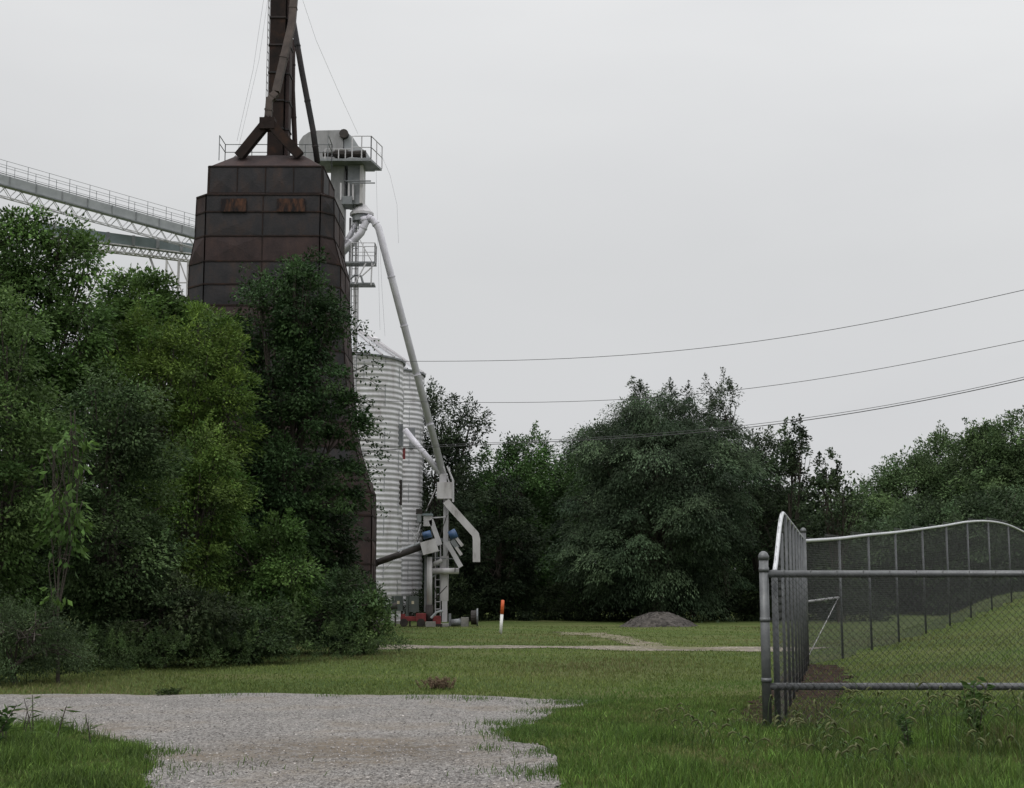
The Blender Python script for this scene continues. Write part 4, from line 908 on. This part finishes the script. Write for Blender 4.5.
# ------------------------------------------------------------------ grain bins
M['bin'] = mat('corrugated_galvanised', [(0.3,(.36,.33,.33)),(0.43,(.53,.52,.53)),(0.6,(.61,.605,.62)),(0.8,(.70,.70,.72))], 0.5, 0.2, scale=1.7, stretch=(1,1,.25), bump=.05)
M['bin_roof'] = mat('bin_roof_steel', [(0.3,(.30,.31,.33)),(0.7,(.45,.46,.48))], 0.45, 0.4, scale=1.5)
def grain_bin(px, D, R0, yeave, label, seed, tilt=.09):
    c = P(px, yeave, D); t = thing('grain_bin', label, 'grain bin', (c.x, D, 0)); H = zat(yeave, D-R0*.3)
    na = 72; lam = .245; rows = int(H/(lam/6)); th = np.linspace(0, 2*np.pi, na, endpoint=False); z = np.linspace(0.02, H, rows+1)
    TH, Z = np.meshgrid(th, z); taper = np.clip((H-Z)/.2, 0, 1)
    rad = R0 + .021*np.sin(2*np.pi*(Z - tilt*R0*np.sin(TH+math.pi/2)*np.clip(Z/H,0,1))/lam)*taper
    v = np.stack([c.x+rad*np.cos(TH), D+rad*np.sin(TH), Z], -1).reshape(-1,3)
    i, j = np.meshgrid(np.arange(na), np.arange(rows)); a = (j*na+i).ravel(); b_ = (j*na+(i+1)%na).ravel()
    w_ = npmesh('wall', v, np.stack([a, b_, b_+na, a+na], 1), M['bin'], None, t); w_.data.polygons.foreach_set('use_smooth', [True]*len(w_.data.polygons))
    mb = MB(); Ha = R0*.62; ns = 24
    for q in range(ns):
        a0, a1 = 2*math.pi*q/ns, 2*math.pi*(q+1)/ns; re = R0+.12
        mb.add([(c.x+re*math.cos(a0),D+re*math.sin(a0),H-.05),(c.x+re*math.cos(a1),D+re*math.sin(a1),H-.05),(c.x+.35*math.cos(a1),D+.35*math.sin(a1),H+Ha),(c.x+.35*math.cos(a0),D+.35*math.sin(a0),H+Ha)], [(0,1,2,3)])
    rf = mb.build('roof', M['bin_roof'], t)
    rb = MB()
    for q in range(ns):
        a0 = 2*math.pi*q/ns; re = R0+.13; rb.tube([(c.x+re*math.cos(a0),D+re*math.sin(a0),H-.03),(c.x+.36*math.cos(a0),D+.36*math.sin(a0),H+Ha+.03)], .035, 4)
    rb.build('roof_ribs', M['galv'], rf)
    MB().tube([(c.x,D,H+Ha-.02),(c.x,D,H+Ha+.16),(c.x,D,H+Ha+.34)], 0, 16, radii=[.42,.42,.1]).build('roof_cap', M['galv'], rf)
    ev = MB(); ev.tube([(c.x,D,H-.12),(c.x,D,H-.04)], R0+.11, 48); ev.build('eave', M['galv_dark'], t)
    sm = MB(); rr_ = random.Random(seed)
    rowh = .98; k = 0; zq = 0
    while zq < H-.3:
        for q in range(8):
            a0 = 2*math.pi*(q+.5*(k%2))/8+.1; x_, y_ = c.x+(R0+.025)*math.cos(a0), D+(R0+.025)*math.sin(a0); sm.bar((x_,y_,zq),(x_,y_,min(H-.15,zq+rowh)), .012)
        zq += rowh; k += 1
    sm.build('sheet_seams', M['grey_panel'], t)
    MB().tube([(c.x,D,0),(c.x,D,.12)], R0+.3, 40).build('foundation', M['concrete'], t)
    vt = MB(); a0 = -1.0; x_, y_ = c.x+1.9*math.cos(a0), D+1.9*math.sin(a0); vt.box((x_-.15,y_-.15,H+.3),(x_+.15,y_+.15,H+.65)); vt.build('roof_vent', M['galv_dark'], rf)
    return t, c, H
b1, c1_, H1 = grain_bin(340, 66, 2.98, 358.5, 'nearer corrugated silver grain bin beside the tower', 1)
b2, c2_, H2 = grain_bin(372, 74, 2.72, 371.5, 'farther corrugated grain bin half hidden behind the nearer one', 2)
def on_bin(px, c, R0, D):    # point on the bin wall seen in column px
    s = (px-512)/F
    # intersect ray x = s*y with circle
    A = s*s+1; B = -2*(c.x*s+D); C_ = c.x**2+D*D-R0*R0; y = (-B-math.sqrt(max(0,B*B-4*A*C_)))/(2*A); return s*y, y
for (px, ya, yb, wd, m, nm) in ((398.5,424,446,.17,M['galv_dark'],'side_hatch'),(403.5,448,459,.06,M['red'],'red_indicator'),(400,480,505,.09,M['iron'],'wall_stain')):  # lowest dark box stands for a stain on the bin wall
    x_, y_ = on_bin(px, c1_, 2.98, 66); z0_, z1_ = zat(yb, y_), zat(ya, y_); MB().box((x_-wd,y_-.07,z0_),(x_+wd,y_+.15,z1_)).build(nm, m, b1)
x_, y_ = on_bin(410, c2_, 2.72, 74); MB().box((x_-.2,y_-.08,zat(448,y_)),(x_+.22,y_+.2,zat(428,y_))).build('inspection_door', M['galv_dark'], b2)

# ------------------------------------------------------------------ receiving machinery by the bins
Q = 61.0
spout('shorter silver pipe joining the long pipe at the receiving box', [P(405,430,61.6), P(441,474,61.0)], .13, M['spout_silver'], 12, 'spout_pipe')
rs = thing('receiving_stand', 'white box and mast below the slanting pipe with a bent chute', 'grain chute', (P(446,600,Q).x, Q, 0))
def rb(name, xa, ya, xb, yb, Df, dep, m): return pbox(rs, name, xa, ya, xb, yb, Df, dep, m)
rb('hopper_box', 437, 482, 451.5, 498.5, Q-.4, .8, M['white_paint'])
rb('mast', 443.5, 498, 448, 556, Q-.1, .25, M['galv'])
rb('mast_foot', 441, 556, 448, 601, Q-.1, .35, M['white_paint'])
rb('foot_stub', 442, 601, 447, 622, Q-.08, .3, M['galv'])
MB().rod(P(443,474,61), P(443,483,61), .16, 10).build('inlet', M['galv'], rs)
fr = MB(); fr.rod(P(453,480,Q-.3), P(453,502,Q-.3), .05, 5); fr.rod(P(453,480,Q-.3), P(447,466,Q-.3), .045, 5); fr.rod(P(443,466,Q-.3), P(449,482,Q-.3), .03, 5)
fr.rod(P(436,488,Q-.3), P(426,511,Q-.3), .02, 5); fr.rod(P(433,518,Q-.2), P(447,517,Q-.2), .03, 5); fr.rod(P(447,500,Q-.2), P(447,560,Q-.2), .03, 5)
fr.build('frame', M['galv'], rs)
ch = MB(); ch.tube([P(446,501,Q-.4), P(449,505,Q-.4), P(475.5,534.5,Q-.4), P(476.5,540,Q-.4), P(476.5,562,Q-.4)], .155, 4, sq=(.155,.12)); ch.build('bent_chute', M['white_paint'], rs)
# the lower conveyor head with its motors
cv = thing('auger_conveyor', 'inclined auger tube with white drive box and blue motor against the bin', 'auger', (P(427,600,Q).x, Q, 0))
MB().tube([P(377,562.5,Q-1.0), P(421,547,Q-.6)], .135, 12).build('auger_tube', M['iron'], cv, True)
MB().tube([P(377,562.5,Q-1.0), P(374,563.5,Q-1.0)], .16, 12).build('tube_flange', M['iron'], cv)
MB().tube([P(398,552,Q-.72), P(420,543,Q-.62)], .07, 8).build('top_cover', M['grey_panel'], cv)
MB().tube([P(422,549,Q-.7), P(437,545,Q-.7)], .26, 4, sq=(.27,.3)).build('drive_box', M['white_paint'], cv)
for (a,b,c,d) in ((423,536,431,533.5),):
    MB().tube([P(a,b,Q-.9), P(c,d,Q-.9)], .15, 12).build('motor', M['blue'], cv, True)
pbox(cv, 'upper_box', 423.5, 515, 432, 526, Q-.6, .5, M['white_paint']); pbox(cv, 'box_lid', 422.5, 513.5, 432.5, 515.5, Q-.65, .6, M['conv_blue'])
pbox(cv, 'switch_box', 416, 509, 422, 514, Q-.8, .3, M['iron']); pbox(cv, 'switch_box', 417, 514, 421, 522, Q-.8, .2, M['galv_dark'])
MB().tube([P(429.5,557,Q-.5), Vector((P(429.5,600,Q-.5).x,Q-.5,.9))], .115, 10).build('down_pipe', M['white_paint'], cv, True)
MB().tube([Vector((P(429.5,600,Q-.5).x,Q-.5,.9)), Vector((P(429.5,600,Q-.5).x,Q-.5,.0))], .16, 10).build('pipe_boot', M['iron'], cv, True)
pbox(cv, 'edge_channel', 424.5, 555, 426.5, 612, Q-.4, .2, M['galv_dark'])
st = MB(); st.rod(P(431,520,Q-.5), P(440,545,Q-.5), .10, 4); st.rod(P(414,545,Q-.7), P(421,524,Q-.8), .02, 5); st.rod(P(380,575,Q-.9), P(420,530,Q-.9), .012, 5); st.rod(P(410,529,Q-.9), P(416,538,Q-.9), .02, 5); st.build('brace', M['galv'], cv)
wk = thing('work_platform', 'small railed work platform with ladder under the white mast', 'platform', (P(444,600,Q+.6).x, Q+.6, 0))
pbox(wk, 'deck', 433, 538, 449, 541, Q+.1, 1.0, M['galv_dark'])
MB().tube([P(430,571,Q-.3), P(459,571,Q-.3)], .125, 10).build('cross_pipe', M['white_paint'], wk, True)
MB().tube([P(447,542,Q-.5), P(461,567,Q-.5)], .12, 4, sq=(.1,.12)).build('slanted_channel', M['galv'], wk)
MB().tube([P(430,566,Q-.2), P(442,560,Q-.2)], .09, 8).build('short_pipe', M['white_paint'], wk, True)
lb = MB()
for xx in (435.5, 440.5): lb.rod(P(xx,541,Q+.2), Vector((P(xx,600,Q+.2).x,Q+.2,0.2)), .025, 6)
z_ = .4
while z_ < zat(545,Q): lb.rod((P(435.5,600,Q+.2).x,Q+.2,z_),(P(440.5,600,Q+.2).x,Q+.2,z_), .02, 5); z_ += .31
lb.build('ladder', M['galv'], wk)
pr = MB(); 
for xx in (437, 447, 455): pr.rod(P(xx,551,Q-.2), P(xx,572,Q-.2), .022, 5)
pr.rod(P(431,558,Q-.2), P(457,559,Q-.2), .02, 5); pr.rod(P(431,578,Q-.2), P(440,572,Q-.2), .03, 5); pr.rod(P(431,512,Q), P(433,560,Q), .02, 5); pr.build('railing', M['galv_dark'], wk)
mt = thing('slanted_motor', 'blue electric motor mounted at a slant right of the mast', 'motor', P(452,534,Q-.5))
MB().tube([P(449.5,536,Q-.6), P(456.5,532.5,Q-.6)], .19, 12).build('motor_body', M['blue'], mt, True)
MB().tube([P(452,540,Q-.55), P(457.5,548,Q-.55)], .10, 4).build('gearbox', M['galv_dark'], mt)
MB().tube([P(456.5,538,Q-.6), P(462.5,546,Q-.6)], .065, 4).build('belt_guard', M['white_paint'], mt)
MB().tube([P(456,547,Q-.6), P(461.5,555,Q-.6)], .065, 4).build('belt_guard', M['white_paint'], mt)
cb = MB(); 
for a,b,c,d in ((426,520,415,548),(432,500,424,513),(447,515,440,536),(452,541,447,556),(449,518,449,555),(455,556,455,572),(433,541,433,568),(426,556,438,600)): cb.rod(P(a,b,Q-.45), P(c,d,Q-.5), .018, 5)
cb.rod(P(434,600,Q-.6), P(447,586,Q-.6), .02, 5); cb.build('conduit', M['iron'], wk)
# electrical cabinets on a frame
for k, (xa, xb, yb, lb_) in enumerate(((391.5,402.5,611,'left grey electrical cabinet on a stand before the bin'),(406,418.5,612,'right grey electrical cabinet, wider than its twin, on a stand before the bin'))):
    t = thing('electrical_cabinet', lb_, 'electrical cabinet', (P((xa+xb)/2,620,Q).x, Q, 0), 'electrical cabinets in front of the bins')
    pbox(t, 'cabinet_box', xa+3.2, 596, xb, yb, Q-.1, .3, M['cabinet']); pbox(t, 'side_channel', xa, 596, xa+2.4, yb+(10 if k else 0), Q-.05, .25, M['cabinet'])
    pbox(t, 'warning_label', xa+5.6, 601, xa+8, 604, Q-.115, .01, M['label'])
    q = MB()
    for xx in (xa+4, xb-.8): q.bar(P(xx,yb,Q+.05), Vector((P(xx,yb,Q+.05).x,Q+.05,0)), .035)
    q.build('stand', M['iron'], t)
rp = thing('red_implement', 'low faded red machine on the ground under the cabinets', 'machinery', (P(412,622,Q-.8).x, Q-.8, 0))
pbox(rp, 'chassis', 400.5, 616.5, 420, 621, Q-.9, .5, M['red']); pbox(rp, 'engine_cover', 416, 613.5, 425.5, 621.5, Q-1.0, .7, M['red']); pbox(rp, 'drawbar', 401, 614, 405, 619, Q-.95, .15, M['red'])
for xx in (404, 421): 
    c_ = P(xx,623,Q-.95); MB().tube([Vector((c_.x,c_.y-.08,.17)), Vector((c_.x,c_.y+.08,.17))], .17, 14).build('wheel', M['iron'], rp)
r2 = thing('red_implement', 'small red pump unit at the foot of the ladder', 'machinery', (P(437,622,Q-.8).x, Q-.8, 0))
pbox(r2, 'pump_body', 433, 616, 440.5, 624, Q-.9, .4, M['red']); pbox(r2, 'pump_base', 431, 624, 442, 627, Q-1.0, .6, M['iron'])
MB().tube([P(431,618,Q-1.1), P(437,612,Q-1.1), P(443,611,Q-1.1)], .05, 6).build('hose', M['grey_panel'], r2)
hk = thing('rusty_pipe_elbow', 'dark rusty elbow pipe at the thicket edge by the bin', 'pipe', P(388,616,Q-1.5))
MB().tube([P(387,624,Q-1.5), P(387,612,Q-1.5), P(390,607.5,Q-1.5), P(397,606,Q-1.5)], .14, 10).build('elbow', M['iron'], hk, True)
dr = thing('steel_reel', 'dark round reel lying right of the bins', 'reel', (P(474,622,Q).x, Q, 0))
c_ = P(471,621,Q); MB().tube([Vector((c_.x-.0,Q,.36)), Vector((c_.x+.24,Q,.36))], .30, 16).build('drum', M['iron'], dr)
MB().tube([Vector((c_.x+.24,Q,.36)), Vector((c_.x+.30,Q,.36))], .38, 18).build('flange', M['galv_dark'], dr)
bl = thing('scrap_crate', 'grey metal box with a pipe lying on the grass beside the reel', 'metal box', (P(465,622,Q).x, Q, 0))
pbox(bl, 'box', 461, 617.5, 468.5, 626.5, Q-.1, .5, M['concrete']); MB().tube([P(451,623,Q), P(461,622,Q)], .15, 10).build('pipe', M['galv_dark'], bl, True); pbox(bl, 'upright_plate', 448.7, 613.5, 451, 626, Q, .1, M['galv_dark'])
pd = thing('concrete_footing', 'pale concrete footing under the pipes of the machinery', 'footing', (P(432,626,Q).x, Q, 0))
x0q, x1q = P(425,626,Q).x, P(449,626,Q).x; MB().box((x0q,Q-.9,0),(x1q,Q+.8,.10)).build('slab', M['concrete'], pd); MB().box((x0q+.1,Q-1.3,0),(x0q+.5,Q-.95,.22)).build('block', M['concrete'], pd)

# ------------------------------------------------------------------ overhead conveyors on the left
def truss(mb, A, B, h, dep, n, r):
    """A,B top-left/right chord ends; warren truss of height h and depth dep (towards +Y)"""
    A, B = Vector(A), Vector(B); dz_ = Vector((0,0,-h)); dy = Vector((0,dep,0))
    for o in (Vector(), dy):
        mb.bar(A+dz_+o, B+dz_+o, r*1.3)
        for q in range(n):
            a, b = A.lerp(B, q/n)+o, A.lerp(B, (q+1)/n)+o; m = A.lerp(B,(q+.5)/n)+o+dz_
            mb.bar(a, m, r); mb.bar(m, b, r)
    for q in range(n): 
        m = A.lerp(B,(q+.5)/n)+dz_; m2 = A.lerp(B,(q+1.5)/n)+dz_; mb.bar(m, m+dy, r*.8); mb.bar(m, m2+dy, r*.8)
DL, DR = 59.0, 66.0
A0 = P(-90,145.5,55.8); A1 = P(215,240,66.8)     # bottom edge, front, of the gallery beam
A0 = P(-90,159.5,101); A1 = P(215,243.0,120)
gal = thing('conveyor_gallery', 'upper grey conveyor beam with truss and handrail reaching the tower', 'conveyor', A0)
bm_h = .80
b = MB(); n1 = Vector((0,0,bm_h)); dp = Vector((0,1.1,0)); b.add([A0,A1,A1+dp,A0+dp,A0+n1,A1+n1,A1+dp+n1,A0+dp+n1], [(0,3,2,1),(4,5,6,7),(0,1,5,4),(1,2,6,5),(2,3,7,6),(3,0,4,7)]); b.build('beam', M['grey_panel'], gal)
b = MB(); b.bar(A0+Vector((0,-.06,0)), A1+Vector((0,-.06,0)), .05); b.build('lower_lip', M['galv_dark'], gal)
for q in range(12): c = A0.lerp(A1,(q+.5)/12)+Vector((0,-.03,0)); MB().bar(c+Vector((0,0,.02)), c+n1, .04).build('panel_joint', M['galv_dark'], gal)
b = MB(); truss(b, A0+Vector((0,.1,0)), A1+Vector((0,.1,0)), .85, .9, 19, .024); b.build('truss', M['galv'], gal)
b = MB()
for off in (Vector((0,-.5,0)), Vector((0,1.3,0))):
    for hh in (.5,1.05): b.rod(A0+n1+off+Vector((0,0,hh)), A1+n1+off+Vector((0,0,hh)), .018, 5)
    for q in range(15): c = A0.lerp(A1, (q+.3)/15)+n1+off; b.rod(c+Vector((0,0,-.1)), c+Vector((0,0,1.05)), .024, 5)
    b.bar(A0+n1+off, A1+n1+off, .03)
b.build('handrail', M['galv_dark'], gal)
B0 = P(40,234.0,108); B1 = P(215,256,124)
g2 = thing('conveyor_gallery', 'lower blue grey conveyor on a white truss behind the upper beam', 'conveyor', B0)
n2 = Vector((0,0,.85)); b = MB(); b.add([B0,B1,B1+dp,B0+dp,B0+n2,B1+n2,B1+dp+n2,B0+dp+n2], [(0,3,2,1),(4,5,6,7),(0,1,5,4),(1,2,6,5),(2,3,7,6),(3,0,4,7)]); b.build('beam', M['conv_blue'], g2)
for q in range(7): c = B0.lerp(B1,(q+.5)/7)+Vector((0,-.06,0)); MB().bar(c+Vector((0,0,.0)), c+n2, .12).build('bracket', M['galv_dark'], g2)
b = MB(); truss(b, B0+Vector((0,.1,0)), B1+Vector((0,.1,0)), .62, .9, 19, .032); b.bar(B0+Vector((0,-.02,-.06)), B1+Vector((0,-.02,-.06)), .05); b.build('truss', M['white_paint'], g2)
ls = thing('lattice_support', 'white lattice support tower under the lower conveyor', 'steel frame', (P(178,300,122).x, 122, 0))
for k, (xa, xb, Dq) in enumerate(((166,178,122),(178.5,187.5,120))):
    b = MB(); xA, xB = P(xa,280,Dq).x, P(xb,280,Dq).x; zt_ = zat(260, Dq)
    for xq in (xA, xB): b.bar((xq,Dq,0),(xq,Dq,zt_), .075)
    z_ = zt_
    while z_ > 3: b.bar((xA,Dq,z_),(xB,Dq,z_-2.0), .05); b.bar((xB,Dq,z_-2.0),(xA,Dq,z_-2.0), .045); z_ -= 2.0
    b.build('lattice_panel', M['white_paint'], ls)
MB().bar(P(149,255,118), P(160,284,118), .09).build('diagonal_strut', M['galv'], ls)

# ------------------------------------------------------------------ power cables
def wirepts(pp, d0=38, d1=58):
    x0, x1 = pp[0][0], pp[-1][0]; return [P(x, y, d1+(d0-d1)*(x-x0)/(x1-x0)) for x, y in pp]
def smooth(pp, n=6):
    xs_ = np.array([p[0] for p in pp], float); ys_ = np.array([p[1] for p in pp], float); co_ = np.polyfit(xs_, ys_, min(4,len(pp)-1)); q = np.linspace(xs_[0], xs_[-1], 30); return [(a, float(np.polyval(co_, a))) for a in q]
cable('topmost power cable crossing the sky at the right', wirepts(smooth([(330,361),(415,361),(560,358.5),(700,349.5),(850,325),(1024,291),(1100,272)]), 42, 58), .011, M['wire'], 'power_cable', 'power cable')
cable('second power cable from the top, passing above the spiky trees', wirepts(smooth([(330,400),(468,402),(600,401),(740,389.5),(870,370),(1024,341),(1100,325)]), 42, 58), .010, M['wire'], 'power_cable', 'power cable')
cable('lowest thick power cable, crossing in front of the trees', wirepts(smooth([(330,455),(440,447),(560,441),(680,434),(790,422.5),(900,405),(1024,379.5),(1100,362)]), 40, 57), .014, M['wire'], 'power_cable', 'power cable')
cable('thin cable twisted just above the lowest one', wirepts(smooth([(330,451),(440,445),(560,439.5),(680,431),(790,421),(900,402),(1024,377.5),(1100,358)]), 40, 57), .009, M['wire'], 'power_cable', 'power cable')
